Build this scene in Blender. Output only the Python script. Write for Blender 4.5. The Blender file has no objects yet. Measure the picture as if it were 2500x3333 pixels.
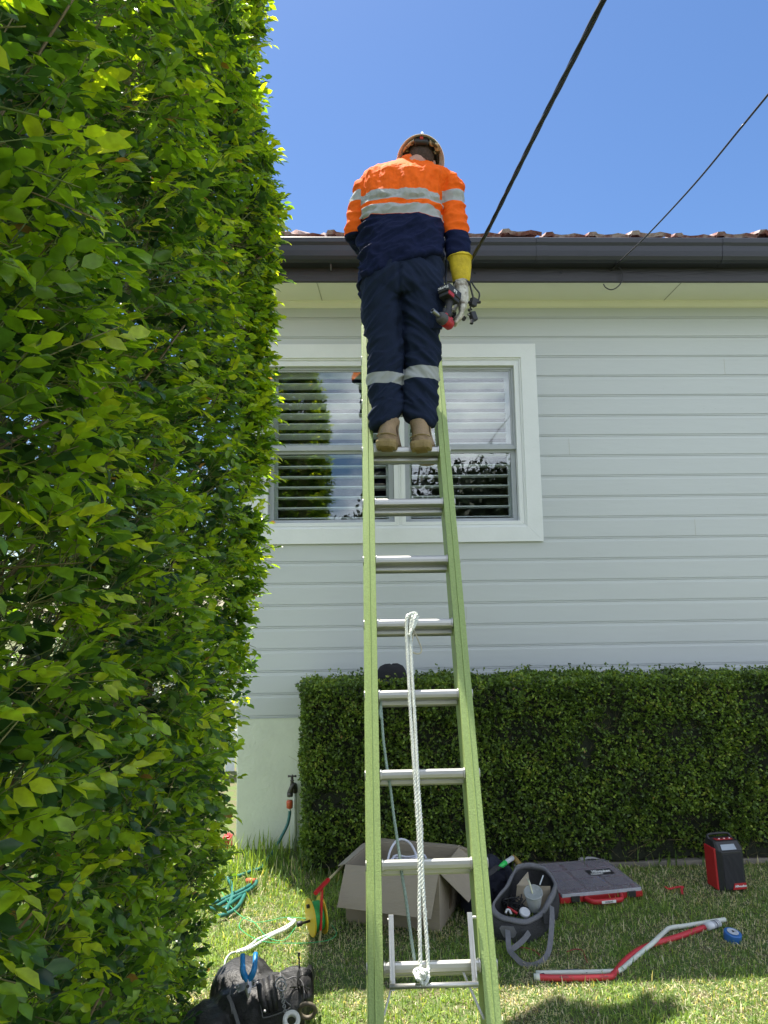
import bpy, bmesh, math, random
import numpy as np
from mathutils import Vector, Matrix, noise
rng = np.random.default_rng(7); random.seed(7)
scene = bpy.context.scene
COL = scene.collection
# ---------------------------------------------------------------- camera
FPX, CP, CR, CY = 2222.0, .1269, -.0147, .0326
_f = np.array([math.sin(CY)*math.cos(CP), math.cos(CY)*math.cos(CP), math.sin(CP)])
_r0 = np.array([math.cos(CY), -math.sin(CY), 0]); _u0 = np.cross(_r0, _f)
_r = _r0*math.cos(CR)+_u0*math.sin(CR); _u = -_r0*math.sin(CR)+_u0*math.cos(CR)
EYE = np.array([0, 0, 1.65])
cam = bpy.data.cameras.new('camera'); cam.sensor_fit = 'VERTICAL'; cam.sensor_height = 36
cam.lens = 36*FPX/3333; cam.clip_start = .02; cam.clip_end = 500
camo = bpy.data.objects.new('camera', cam); COL.objects.link(camo); scene.camera = camo
camo.matrix_world = Matrix(((_r[0], _u[0], -_f[0], EYE[0]), (_r[1], _u[1], -_f[1], EYE[1]), (_r[2], _u[2], -_f[2], EYE[2]), (0, 0, 0, 1)))
# ---------------------------------------------------------------- sky, sun, exposure
SUN = Vector((-.206, .298, 1)).normalized()
world = bpy.data.worlds.new('World'); scene.world = world; world.use_nodes = True
nt = world.node_tree; N = nt.nodes; Lk = nt.links; N.clear()
out = N.new('ShaderNodeOutputWorld'); bg = N.new('ShaderNodeBackground'); sky = N.new('ShaderNodeTexSky')
sky.sky_type = 'NISHITA'; sky.sun_disc = False; sky.sun_elevation = math.asin(SUN.z)
sky.sun_rotation = math.atan2(SUN.x, SUN.y); sky.air_density = 1.0; sky.dust_density = .35; sky.ozone_density = 3.2
bg.inputs['Strength'].default_value = .069
hs = N.new('ShaderNodeHueSaturation'); hs.inputs['Saturation'].default_value = 1.15; hs.inputs['Hue'].default_value = .504; hs.inputs['Value'].default_value = 1.0
# scattered cloud in the half of the sky behind the photographer (seen in the window panes)
tc = N.new('ShaderNodeTexCoord'); mp = N.new('ShaderNodeMapping'); mp.inputs['Scale'].default_value = (1.6, 1.6, 3.4)
no = N.new('ShaderNodeTexNoise'); no.inputs['Scale'].default_value = 1.7; no.inputs['Detail'].default_value = 9; no.inputs['Roughness'].default_value = .55
rp = N.new('ShaderNodeValToRGB'); rp.color_ramp.elements[0].position = .42; rp.color_ramp.elements[1].position = .56
sp = N.new('ShaderNodeSeparateXYZ'); mr = N.new('ShaderNodeMapRange'); mr.inputs['From Min'].default_value = .12; mr.inputs['From Max'].default_value = -.22
mr.inputs['To Min'].default_value = 0; mr.inputs['To Max'].default_value = 1
mu = N.new('ShaderNodeMath'); mu.operation = 'MULTIPLY'; mx = N.new('ShaderNodeMix'); mx.data_type = 'RGBA'
no2 = N.new('ShaderNodeTexNoise'); no2.inputs['Scale'].default_value = 4; no2.inputs['Detail'].default_value = 6
rp2 = N.new('ShaderNodeValToRGB'); rp2.color_ramp.elements[0].position = .35; rp2.color_ramp.elements[1].position = .65
rp2.color_ramp.elements[0].color = (7.6, 8.4, 9.8, 1); rp2.color_ramp.elements[1].color = (15.5, 16, 16.6, 1)
Lk.new(tc.outputs['Generated'], mp.inputs[0]); Lk.new(mp.outputs[0], no.inputs[0]); Lk.new(mp.outputs[0], no2.inputs[0])
Lk.new(no.outputs[0], rp.inputs[0]); Lk.new(no2.outputs[0], rp2.inputs[0])
Lk.new(tc.outputs['Generated'], sp.inputs[0]); Lk.new(sp.outputs['Y'], mr.inputs['Value'])
Lk.new(rp.outputs[0], mu.inputs[0]); Lk.new(mr.outputs[0], mu.inputs[1]); Lk.new(mu.outputs[0], mx.inputs[0])
Lk.new(sky.outputs[0], hs.inputs['Color']); Lk.new(hs.outputs[0], mx.inputs[6]); Lk.new(rp2.outputs[0], mx.inputs[7])
Lk.new(mx.outputs[2], bg.inputs['Color']); Lk.new(bg.outputs[0], out.inputs[0])
sl = bpy.data.lights.new('sun', 'SUN'); sl.energy = 5.0; sl.angle = math.radians(.53); sl.color = (1, .94, .84)
so = bpy.data.objects.new('sun', sl); COL.objects.link(so); so.rotation_euler = SUN.to_track_quat('Z', 'Y').to_euler(); so.location = (-6, 6, 20)
vs = scene.view_settings; vs.view_transform = 'Standard'; vs.look = 'None'; vs.gamma = 1; vs.use_curve_mapping = False
vs.exposure = 1.4
scene.cycles.max_bounces = 8; scene.cycles.transparent_max_bounces = 12
# ---------------------------------------------------------------- helpers
def V(*a): return Vector(a)
def ray(px, py): return Vector(_r*(px-1250)/FPX+_u*(1666.5-py)/FPX+_f)
def at(px, py, Y):
    d = ray(px, py); p = d*(Y/d.y); p.z += 1.65; return p
def atz(px, py, Z=0):
    d = ray(px, py); p = d*((Z-1.65)/d.z); p.z += 1.65; return p
def tag(o, label=None, cat=None, group=None, kind=None):
    for k, v in (('label', label), ('category', cat), ('group', group), ('kind', kind)):
        if v: o[k] = v
    return o
def thing(name, label, cat, loc=(0, 0, 0), group=None):
    o = bpy.data.objects.new(name, None); o.location = loc; o.empty_display_size = .1; COL.objects.link(o)
    return tag(o, label, cat, group)
def root_loc(o):
    p = Vector((0, 0, 0))
    while o: p += o.location; o = o.parent
    return p
def link(name, me, mat=None, parent=None, smooth=False):
    o = bpy.data.objects.new(name, me); COL.objects.link(o)
    if mat is not None:
        for m in (mat if isinstance(mat, (list, tuple)) else [mat]): me.materials.append(m)
    if smooth: me.polygons.foreach_set('use_smooth', [True]*len(me.polygons))
    if parent is not None: o.parent = parent; o.location = -root_loc(parent)
    return o
class MB:
    def __init__(s): s.v = []; s.f = []; s.mi = []; s.m = 0
    def add(s, vs, fs):
        b = len(s.v); s.v += [tuple(v) for v in vs]; s.f += [tuple(i+b for i in f) for f in fs]; s.mi += [s.m]*len(fs); return s
    def box(s, c, d, rot=None):
        c = Vector(c); x, y, z = [k/2 for k in d]; R = rot if rot is not None else Matrix.Identity(3)
        vs = [c+R@Vector((i*x, j*y, k*z)) for k in (-1, 1) for j in (-1, 1) for i in (-1, 1)]
        return s.add(vs, [(0, 2, 3, 1), (4, 5, 7, 6), (0, 1, 5, 4), (2, 6, 7, 3), (0, 4, 6, 2), (1, 3, 7, 5)])
    def bar(s, a, b, X, Z, wx, wz):
        # box from a to b with section axes X (size wx), Z (size wz)
        a, b, X, Z = map(Vector, (a, b, X, Z)); vs = [p+X*(i*wx/2)+Z*(k*wz/2) for p in (a, b) for i, k in ((-1, -1), (1, -1), (1, 1), (-1, 1))]
        return s.add(vs, [(0, 1, 2, 3), (7, 6, 5, 4), (0, 4, 5, 1), (1, 5, 6, 2), (2, 6, 7, 3), (3, 7, 4, 0)])
    def tube(s, pts, r, n=8, cap=True, flat=None):
        pts = [Vector(p) for p in pts]; k = len(pts); rs = r if isinstance(r, (list, tuple)) else [r]*k
        vs = []; up = None
        for i, p in enumerate(pts):
            t = (pts[min(i+1, k-1)]-pts[max(i-1, 0)]).normalized()
            if up is None:
                up = t.cross(V(0, 0, 1) if abs(t.z) < .9 else V(1, 0, 0)).normalized()
            else:
                up = (up-t*up.dot(t)).normalized()
            sd = t.cross(up)
            for j in range(n):
                a = 2*math.pi*j/n
                vs.append(p+up*(math.cos(a)*rs[i])+sd*(math.sin(a)*rs[i]*(flat or 1)))
        fs = [(i*n+j, i*n+(j+1) % n, (i+1)*n+(j+1) % n, (i+1)*n+j) for i in range(k-1) for j in range(n)]
        if cap: fs += [tuple(range(n-1, -1, -1)), tuple(range((k-1)*n, k*n))]
        return s.add(vs, fs)
    def lathe(s, prof, c, axis=(0, 0, 1), n=24, cap=True):
        c = Vector(c); A = Vector(axis).normalized(); X = A.orthogonal().normalized(); Y = A.cross(X)
        vs = [c+A*h+X*(math.cos(2*math.pi*j/n)*r)+Y*(math.sin(2*math.pi*j/n)*r) for r, h in prof for j in range(n)]
        k = len(prof); fs = [(i*n+j, i*n+(j+1) % n, (i+1)*n+(j+1) % n, (i+1)*n+j) for i in range(k-1) for j in range(n)]
        if cap: fs += [tuple(range(n-1, -1, -1)), tuple(range((k-1)*n, k*n))]
        return s.add(vs, fs)
    def prism(s, poly, O, X, Y, Z, depth):
        # poly 2D in X,Y at O extruded by depth along Z
        O, X, Y, Z = map(Vector, (O, X, Y, Z)); n = len(poly)
        vs = [O+X*a+Y*b for a, b in poly]+[O+X*a+Y*b+Z*depth for a, b in poly]
        return s.add(vs, [tuple(range(n-1, -1, -1)), tuple(range(n, 2*n))]+[(i, (i+1) % n, n+(i+1) % n, n+i) for i in range(n)])
    def loft(s, rings, cap=True, closed=True):
        n = len(rings[0]); vs = [p for r in rings for p in r]; k = len(rings); m = n if closed else n-1
        fs = [(i*n+j, i*n+(j+1) % n, (i+1)*n+(j+1) % n, (i+1)*n+j) for i in range(k-1) for j in range(m)]
        if cap and closed: fs += [tuple(range(n-1, -1, -1)), tuple(range((k-1)*n, k*n))]
        return s.add(vs, fs)
    def build(s, name, mat, parent=None, smooth=False, bevel=0, seg=2, angle=40):
        me = bpy.data.meshes.new(name); me.from_pydata(s.v, [], s.f); me.update()
        o = link(name, me, mat, parent, smooth)
        if any(s.mi): me.polygons.foreach_set('material_index', s.mi)
        bm = bmesh.new(); bm.from_mesh(me); bmesh.ops.recalc_face_normals(bm, faces=bm.faces); bm.to_mesh(me); bm.free()
        if bevel:
            b = o.modifiers.new('bevel', 'BEVEL'); b.width = bevel; b.segments = seg; b.limit_method = 'ANGLE'; b.angle_limit = math.radians(angle); b.harden_normals = False
        if smooth == 'auto' or (bevel and smooth):
            try: me.shade_smooth()
            except Exception: pass
        return o
def spline(pts, k=6):
    pts = [Vector(p) for p in pts]; P = [pts[0]*2-pts[1]]+pts+[pts[-1]*2-pts[-2]]; o = []
    for i in range(1, len(P)-2):
        a, b, c, d = P[i-1:i+3]
        for j in range(k):
            t = j/k; o.append(.5*((2*b)+(c-a)*t+(2*a-5*b+4*c-d)*t*t+(3*b-a-3*c+d)*t**3))
    return o+[pts[-1]]
def npmesh(name, verts, faces, mat, parent=None, col=None, smooth=False):
    """fast mesh from numpy arrays; faces (n,k) with equal k; col per-vertex float attribute 'tint'"""
    me = bpy.data.meshes.new(name); nv = len(verts); nf, k = faces.shape
    me.vertices.add(nv); me.vertices.foreach_set('co', verts.astype(np.float32).ravel())
    me.loops.add(nf*k); me.loops.foreach_set('vertex_index', faces.astype(np.int32).ravel())
    me.polygons.add(nf); me.polygons.foreach_set('loop_start', np.arange(0, nf*k, k, dtype=np.int32))
    if smooth: me.polygons.foreach_set('use_smooth', np.ones(nf, dtype=bool))
    me.update(calc_edges=True)
    if col is not None:
        a = me.attributes.new('tint', 'FLOAT', 'POINT'); a.data.foreach_set('value', col.astype(np.float32))
    return link(name, me, mat, parent)
# ---------------------------------------------------------------- materials
def srgb(r, g, b):
    f = lambda c: (c/255/12.92) if c <= 10 else ((c/255+.055)/1.055)**2.4
    return (f(r), f(g), f(b))
def mat(name, col, rough=.6, metal=0, var=.12, vscale=12, bump=0, bscale=60, spec=.5, col2=None, mixr=(.4, .6), detail=5, stretch=None, trans=0, coat=0):
    m = bpy.data.materials.new(name); m.use_nodes = True; n = m.node_tree.nodes; l = m.node_tree.links
    b = n['Principled BSDF']; b.inputs['Roughness'].default_value = rough; b.inputs['Metallic'].default_value = metal
    b.inputs['Specular IOR Level'].default_value = spec
    if coat: b.inputs['Coat Weight'].default_value = coat
    g = n.new('ShaderNodeTexCoord'); mp = n.new('ShaderNodeMapping'); l.new(g.outputs['Object'], mp.inputs[0])
    if stretch: mp.inputs['Scale'].default_value = stretch
    t = n.new('ShaderNodeTexNoise'); t.inputs['Scale'].default_value = vscale; t.inputs['Detail'].default_value = detail; t.inputs['Roughness'].default_value = .6
    l.new(mp.outputs[0], t.inputs[0])
    r = n.new('ShaderNodeValToRGB'); l.new(t.outputs[0], r.inputs[0])
    c = Vector(col)
    if col2: a0, a1 = Vector(col), Vector(col2); r.color_ramp.elements[0].position, r.color_ramp.elements[1].position = mixr
    else: a0, a1 = c*(1-var), c*(1+var); r.color_ramp.elements[0].position = .3; r.color_ramp.elements[1].position = .7
    r.color_ramp.elements[0].color = (*a0, 1); r.color_ramp.elements[1].color = (*a1, 1)
    l.new(r.outputs[0], b.inputs['Base Color'])
    # roughness breakup
    mr = n.new('ShaderNodeMapRange'); mr.inputs['To Min'].default_value = max(0, rough-.08); mr.inputs['To Max'].default_value = min(1, rough+.1)
    l.new(t.outputs[0], mr.inputs[0]); l.new(mr.outputs[0], b.inputs['Roughness'])
    if bump:
        t2 = n.new('ShaderNodeTexNoise'); t2.inputs['Scale'].default_value = bscale; t2.inputs['Detail'].default_value = 4; l.new(mp.outputs[0], t2.inputs[0])
        bp = n.new('ShaderNodeBump'); bp.inputs['Strength'].default_value = bump; bp.inputs['Distance'].default_value = .01
        l.new(t2.outputs[0], bp.inputs['Height']); l.new(bp.outputs[0], b.inputs['Normal'])
    if trans: b.inputs['Transmission Weight'].default_value = trans
    return m
def leafmat(name, stops, trans=.45, rough=.35, spec=.5, vs=45):
    """leaf shader: colour from the per-leaf 'tint' attribute, part of the light passes through"""
    m = bpy.data.materials.new(name); m.use_nodes = True; n = m.node_tree.nodes; l = m.node_tree.links; n.clear()
    o = n.new('ShaderNodeOutputMaterial'); a = n.new('ShaderNodeAttribute'); a.attribute_name = 'tint'
    r = n.new('ShaderNodeValToRGB'); l.new(a.outputs['Fac'], r.inputs[0]); e = r.color_ramp.elements
    while len(e) < len(stops): e.new(.5)
    for i, (p, c) in enumerate(stops): e[i].position = p; e[i].color = (*c, 1)
    b = n.new('ShaderNodeBsdfPrincipled'); b.inputs['Roughness'].default_value = rough; b.inputs['Specular IOR Level'].default_value = spec
    t = n.new('ShaderNodeBsdfTranslucent'); h = n.new('ShaderNodeMixRGB'); h.blend_type = 'MULTIPLY'; h.inputs[0].default_value = 1; h.inputs[2].default_value = (1.85, 1.65, .45, 1)
    g = n.new('ShaderNodeNewGeometry'); nz = n.new('ShaderNodeTexNoise'); nz.inputs['Scale'].default_value = vs; nz.inputs['Detail'].default_value = 3; l.new(g.outputs['Position'], nz.inputs[0])
    mr = n.new('ShaderNodeMapRange'); mr.inputs['From Min'].default_value = .3; mr.inputs['From Max'].default_value = .7; mr.inputs['To Min'].default_value = .72; mr.inputs['To Max'].default_value = 1.22; l.new(nz.outputs[0], mr.inputs[0])
    vm = n.new('ShaderNodeVectorMath'); vm.operation = 'SCALE'; l.new(r.outputs[0], vm.inputs[0]); l.new(mr.outputs[0], vm.inputs['Scale'])
    l.new(vm.outputs[0], b.inputs['Base Color']); l.new(vm.outputs[0], h.inputs[1]); l.new(h.outputs[0], t.inputs[0])
    mx = n.new('ShaderNodeMixShader'); mx.inputs[0].default_value = trans
    l.new(b.outputs[0], mx.inputs[1]); l.new(t.outputs[0], mx.inputs[2]); l.new(mx.outputs[0], o.inputs[0])
    return m
M = {}
M['siding'] = mat('siding paint', (.525, .56, .57), .45, var=.03, vscale=3, bump=.12, bscale=30, stretch=(.25, 1, 1))
M['casing'] = mat('white gloss paint', (.74, .77, .77), .35, var=.025, vscale=5, bump=.08, bscale=40)
M['sash'] = mat('aluminium sash', (.40, .43, .46), .4, var=.05)
M['soffit'] = mat('soffit paint', (.84, .84, .76), .6, var=.03, vscale=2)
M['render'] = mat('painted render', (.64, .69, .58), .75, var=.06, vscale=5, bump=.35, bscale=45)
M['gutter'] = mat('charcoal gutter', (.026, .029, .042), .42, var=.10, vscale=4, spec=.5, stretch=(.3, 1, 3))
M['fascia'] = mat('charcoal painted timber', (.036, .035, .043), .5, var=.18, vscale=5, bump=.4, bscale=22, stretch=(.35, 1, 3))
M['tile'] = mat('terracotta tile', (.20, .075, .06), .8, bump=.8, bscale=45, col2=(.42, .34, .32), mixr=(.42, .60), vscale=11)
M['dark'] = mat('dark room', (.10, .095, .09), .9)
M['slat'] = mat('white shutter', (.66, .68, .71), .45, var=.03)
# ================================================================ SETTING
# ground sheet
def ground_mat():
    m = mat('lawn soil', (.12, .105, .055), .95, vscale=9, col2=(.09, .13, .035), mixr=(.42, .58), bump=.9, bscale=90)
    return m
g = MB(); W = 60
xs = [-W, -3, -2]+[ -2+.1*i for i in range(1, 60)]+[W]; ys = [-W, 1]+[1+.1*i for i in range(1, 42)]+[W]
vs_ = [(x, y, (.012*noise.noise(Vector((x*1.7, y*1.7, 0))) if -2 < x < 4 and 1 < y < 5.1 else 0)) for y in ys for x in xs]
nx = len(xs); g.add(vs_, [(j*nx+i, j*nx+i+1, (j+1)*nx+i+1, (j+1)*nx+i) for j in range(len(ys)-1) for i in range(nx-1)])
tag(g.build('ground', ground_mat(), smooth=True), kind='structure')

# ---------------------------------------------------------------- the house
D = 4.832; Z0 = 3.5651; PB = .15; XL = -.873; XR = 7.0
house = thing('house', 'grey weatherboard house with a white framed double window, charcoal gutter and terracotta tiled roof', 'house', (XL, D, 0))
def board_profile(za, zb):
    """weatherboard face profile between heights za<zb, as (z, out) from top to bottom"""
    pts = []; k = -3
    while True:
        z = Z0-PB*k
        if z < za-.2: break
        # two fine grooves with a bead between, then a soft chamfer
        pts += [(z+.0080, 0), (z+.0070, .006), (z+.0040, .006), (z+.0032, .001), (z-.0032, .001), (z-.0040, .006), (z-.0070, .006), (z-.0080, .002), (z-.022, .0012), (z-.026, 0)]
        k += 1
    pts = [(z, o) for z, o in pts if za < z < zb]
    return [(zb, 0)]+pts+[(za, 0)]
wl = MB()
WX0, WX1, WZ0, WZ1 = -.70, 1.17, 2.155, 3.375      # opening in the wall
def siding(x0, x1, z0, z1):
    pr = board_profile(z0, z1)
    wl.add([(x, D+o, z) for x in (x0, x1) for z, o in pr], [(i, i+1, len(pr)+i+1, len(pr)+i) for i in range(len(pr)-1)])
siding(XL, XR, .854, WZ0); siding(XL, XR, WZ1, 3.86); siding(XL, WX0, WZ0, WZ1); siding(WX1, XR, WZ0, WZ1)
wl.add([(XL, D, .854), (XL, D, 4.0), (XL, D+8, 4.0), (XL, D+8, .854), (XL, D, .854), (XR, D, .854), (XR, D+.03, .854), (XL, D+.03, .854)], [(0, 1, 2, 3), (4, 5, 6, 7)])
wl.build('wall', M['siding'], house)
sg = MB()   # small nail heads in the boards
for _ in range(46):
    k = random.randint(1, 17); sg.lathe([(.0035, 0), (.003, -.0012), (0.0005, -.0016)], (random.uniform(1.35, 2.9), D, Z0-PB*k-.1), (0, 1, 0), 8)
sg.build('nail_heads', M['siding'], house)['kind'] = 'stuff'
fb = MB(); fb.box(((XL+XR)/2+.004, D+.154, .427), (XR-XL-.008, .30, .854)); fb.box((XL+.154, D+4.31, .427), (.30, 8, .854))
fb.build('foundation', M['render'], house, bevel=.006)
# soffit, moulding, fascia, gutter
ZS = 3.84; YF = 4.49
sf = MB(); sf.box(((XL-.10+XR)/2, (YF+D+.2)/2, ZS+.006), (XR-XL+.09, D+.2-YF, .012)); sf.box((XL-.05, D+4.2, ZS+.006), (.09, 8, .012))
sf.build('soffit', M['soffit'], house)
JM = mat('joint shadow gap', (.42, .42, .36), .8)
for a, b in (((1032, 925), (1050, 988)), ((2212, 925), (2150, 988))):
    p, q = atz(*a, ZS), atz(*b, ZS); sj = MB(); sj.bar((p.x, YF+.02, ZS-.0015), (q.x, D-.03, ZS-.0015), (1, 0, 0), (0, 0, 1), .005, .003); sj.build('soffit_joint', JM, house)
md = MB(); pr = [(0, 0), (-.030, 0), (-.030, -.006), (-.018, -.014), (-.014, -.040), (0, -.048)]
md.prism(pr, (XL, D-.001, ZS-.0005), (0, 1, 0), (0, 0, 1), (1, 0, 0), XR-XL); md.build('moulding', M['soffit'], house)
fa = MB(); fa.box(((XL-.11+XR)/2, YF-.012, 3.905), (XR-XL+.11, .024, .165)); fa.box((XL-.102, D+4, 3.905), (.024, 8.6, .165))
fa.build('fascia', M['fascia'], house, bevel=.004)
gpr = [(0, .10), (0, -.075), (-.006, -.078), (-.075, -.078), (-.098, -.066), (-.110, -.045), (-.116, -.01), (-.118, .025), (-.128, .045), (-.130, .075), (-.126, .080), (-.120, .075), (-.118, .06), (-.108, .045), (-.105, -.03), (-.095, -.055), (-.075, -.066), (-.006, -.066), (-.004, .10)]
gu = MB(); ZG = 3.998
gu.prism(gpr, (XL-.24, YF-.025, ZG), (0, 1, 0), (0, 0, 1), (1, 0, 0), XR-XL+.24)
gu.prism(gpr, (XL-.115, YF-.14, ZG), (1, 0, 0), (0, 0, 1), (0, 1, 0), 8.6)
gt = gu.build('gutter', M['gutter'], house)
for px, w in ((1762, .075), (2362, .06)):
    p = at(px, 830, YF-.12); pr2 = [(a-.002 if i < 11 else a, b) for i, (a, b) in enumerate(gpr[1:12])]
    o2 = [(a-.0035, b-(.003 if b < -.06 else 0)) for a, b in gpr[1:12]]
    gj = MB(); gj.prism(o2+[(a, b) for a, b in reversed(gpr[1:12])], (p.x-w/2, YF-.025, ZG), (0, 1, 0), (0, 0, 1), (1, 0, 0), w); gj.build('gutter_joiner', M['gutter'], gt)
for px, k in ((2375, 2), (1850, 6), (2240, 10), (1500, 14)):
    bj = MB(); zc = Z0-PB*k+PB/2-.008; bj.box((at(px, 1400, D).x, D-.0002, zc), (.0022, .0012, .118)); bj.build('butt_joint', JM, house)
hk = MB(); p = at(1078, 862, YF-.03); hk.tube(spline([p+V(0, .02, .0), p+V(0, -.03, .008), p+V(0, -.045, -.01), p+V(0, -.045, -.035), p+V(0, -.03, -.05), p+V(0, -.015, -.045)], 5), .005, 8)
hk.build('hook', mat('galvanised hook', (.16, .15, .16), .5, .7), house)
for px, py in ((1826, 887), (1547, 888)):
    p = at(px, py, YF-.026); bo = MB(); bo.lathe([(.007, 0), (.006, .005), (.002, .006)], p, (0, -1, 0), 10); bo.build('bolt_head', M['gutter'], house)
# roof of interlocking terracotta tiles: rows up the slope, each tile with a rib and a raised nose
RP = math.radians(24); ca, sa = math.cos(RP), math.sin(RP); rf = MB(); TW, TL = .30, .33
YT, ZT = YF-.10, 4.097
def tile(x, r, dz, tw):
    prof = [(0, .002), (.010, .022), (.055, .025), (.070, .011), (.12, .005), (.175, .008), (.215, .016), (.26, .009), (.299, .002)]
    base = Vector((x, YT+r*TL*ca, ZT+r*TL*sa+dz)); vs = []
    for (s, lift, th) in ((0, .030, 0), (TL*.5, .018, 0), (TL+.03, .004, 0)):
        for a, h in prof: vs.append(base+V(a*tw, s*ca-sa*(h+lift), s*sa+ca*(h+lift)))
    for a, h in prof: vs.append(base+V(a*tw, sa*.0-sa*(h+lift)+.006+.0, ca*(h+.030)-.022))
    n = len(prof); fs = [(i, i+1, n+i+1, n+i) for i in range(n-1)]+[(n+i, n+i+1, 2*n+i+1, 2*n+i) for i in range(n-1)]+[(3*n+i, 3*n+i+1, i+1, i) for i in range(n-1)]
    rf.add(vs, fs)
for r in range(0, 14):
    for i in range(0, 40):
        x = XL-.25+i*TW+(.15 if r % 2 else 0)
        if x < XL-.25+r*TL*ca*1.0-.15 and r > 0: continue
        tile(x, r, random.uniform(-.016, .013), random.uniform(.93, 1.0))
# the side slope of the hip, and the deck under the tiles
h = 14*TL
roof = rf.build('roof', M['tile'], house)
dk = MB(); x0, x1 = XL-.22, XR; dk.add([(x0, YT+.02, ZT-.012), (x1, YT+.02, ZT-.012), (x1, YT+h*ca, ZT+h*sa-.03), (x0+h*ca, YT+h*ca, ZT+h*sa-.03), (x0, YT+2*h*ca, ZT-.012), (x1, YT+2*h*ca, ZT-.012)], [(0, 1, 2, 3), (0, 3, 4), (3, 2, 5, 4)])
dk.build('side_slope', M['tile'], roof)
hc = MB()
for i in range(22):
    a = Vector((x0, YT, ZT+.02))+Vector((ca, ca, sa))*(.22*i); b = a+Vector((ca, ca, sa))*.25
    hc.tube([a+V(0, 0, .022), b], [.085, .07], 10)
hc.build('hip_caps', M['tile'], roof, smooth=True)

# ---------------------------------------------------------------- window
wi = MB()
# architrave: four mitred boards standing 18 mm proud
def frame(mb, x0, x1, z0, z1, w, ya, yb, wt=None, wb=None):
    wt = w if wt is None else wt; wb = w if wb is None else wb
    for poly in ([(x0, z0), (x0+w, z0+wb), (x0+w, z1-wt), (x0, z1)], [(x1, z0), (x1, z1), (x1-w, z1-wt), (x1-w, z0+wb)],
                 [(x0, z1), (x0+w, z1-wt), (x1-w, z1-wt), (x1, z1)], [(x0, z0), (x1, z0), (x1-w, z0+wb), (x0+w, z0+wb)]):
        mb.prism(poly, (0, ya, 0), (1, 0, 0), (0, 0, 1), (0, 1, 0), yb-ya)
frame(wi, -.83, 1.292, 2.043, 3.507, .112, D-.022, D-.001, .105, .108)
window = wi.build('window', M['casing'], house, bevel=.0015)
def sub(mb, name, m, **k): return mb.build(name, m, window, **k)
be = MB()
frame(be, -.718, 1.18, 2.151, 3.402, .012, D-.012, D+.03); frame(be, -.706, 1.168, 2.163, 3.390, .008, D-.004, D+.03)
sub(be, 'bead', M['casing'])
MX0, MX1 = .263, .283
fr = MB()
for x0, x1 in ((-.698, MX0), (MX1, 1.160)):
    frame(fr, x0, x1, 2.168, 3.380, .030, D-.008, D+.05, .034, .026)
fr.box(((MX0+MX1)/2, D+.012, 2.774), (MX1-MX0, .03, 1.22))
sub(fr, 'window_frame', M['casing'], bevel=.002)
ss = MB(); pn = MB()
for x0, x1 in ((-.668, .233), (.313, 1.130)):
    frame(ss, x0, x1, 2.722, 3.346, .018, D+.02, D+.045, .022, .030)     # upper sash
    frame(ss, x0+.002, x1-.002, 2.194, 2.724, .034, D+.046, D+.066, .022, .026)  # lower sash
    frame(ss, x0+.018, x1-.018, 2.752, 3.324, .012, D+.028, D+.045)
sub(ss, 'sash', M['sash'], bevel=.0015)
gm = bpy.data.materials.new('window glass'); gm.use_nodes = True; n = gm.node_tree.nodes; l = gm.node_tree.links; n.clear()
o_ = n.new('ShaderNodeOutputMaterial'); tr = n.new('ShaderNodeBsdfTransparent'); gl = n.new('ShaderNodeBsdfGlossy'); gl.inputs['Roughness'].default_value = .01
gl.inputs['Color'].default_value = (.95, .97, 1, 1); tr.inputs[0].default_value = (.93, .96, .95, 1)
nz = n.new('ShaderNodeTexNoise'); nz.inputs['Scale'].default_value = 2.2; nz.inputs['Detail'].default_value = 1; tcg = n.new('ShaderNodeTexCoord'); mpg = n.new('ShaderNodeMapping'); mpg.inputs['Scale'].default_value = (3, 1, .6)
bpn = n.new('ShaderNodeBump'); bpn.inputs['Strength'].default_value = .015; bpn.inputs['Distance'].default_value = .02
l.new(tcg.outputs['Object'], mpg.inputs[0]); l.new(mpg.outputs[0], nz.inputs[0]); l.new(nz.outputs[0], bpn.inputs['Height']); l.new(bpn.outputs[0], gl.inputs['Normal'])
ms = n.new('ShaderNodeMixShader'); ms.inputs[0].default_value = .10; l.new(tr.outputs[0], ms.inputs[1]); l.new(gl.outputs[0], ms.inputs[2]); l.new(ms.outputs[0], o_.inputs[0])
M['glass'] = gm
for x0, x1 in ((-.668, .233), (.313, 1.130)):
    for z0, z1, y in ((2.745, 3.33, D+.034), (2.21, 2.71, D+.056)):
        q = MB(); q.box(((x0+x1)/2, y, (z0+z1)/2), (x1-x0-.03, .004, z1-z0)); sub(q, 'pane', M['glass'])
for x0, x1 in ((-.655, .225), (.318, 1.125)):
    sh = MB(); frame(sh, x0, x1, 2.19, 3.345, .045, D+.10, D+.128, .06, .02)
    sub(sh, 'shutter_frame', M['slat'], bevel=.002)
    sh = MB(); z = 2.235
    while z < 3.27:
        sh.box(((x0+x1)/2, D+.114, z), (x1-x0-.09, .066, .0085), Matrix.Rotation(math.radians(-27 if z > 2.73 else -4), 3, 'X')); z += .0765
    sub(sh, 'shutter_slats', M['slat'], bevel=.003)
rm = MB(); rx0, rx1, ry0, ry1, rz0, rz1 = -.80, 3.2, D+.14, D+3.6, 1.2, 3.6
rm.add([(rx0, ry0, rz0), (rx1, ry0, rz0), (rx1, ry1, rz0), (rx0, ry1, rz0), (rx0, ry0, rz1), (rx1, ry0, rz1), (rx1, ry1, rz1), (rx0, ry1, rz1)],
       [(0, 1, 2, 3), (4, 7, 6, 5), (2, 6, 7, 3), (1, 5, 6, 2), (0, 3, 7, 4)])
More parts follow.
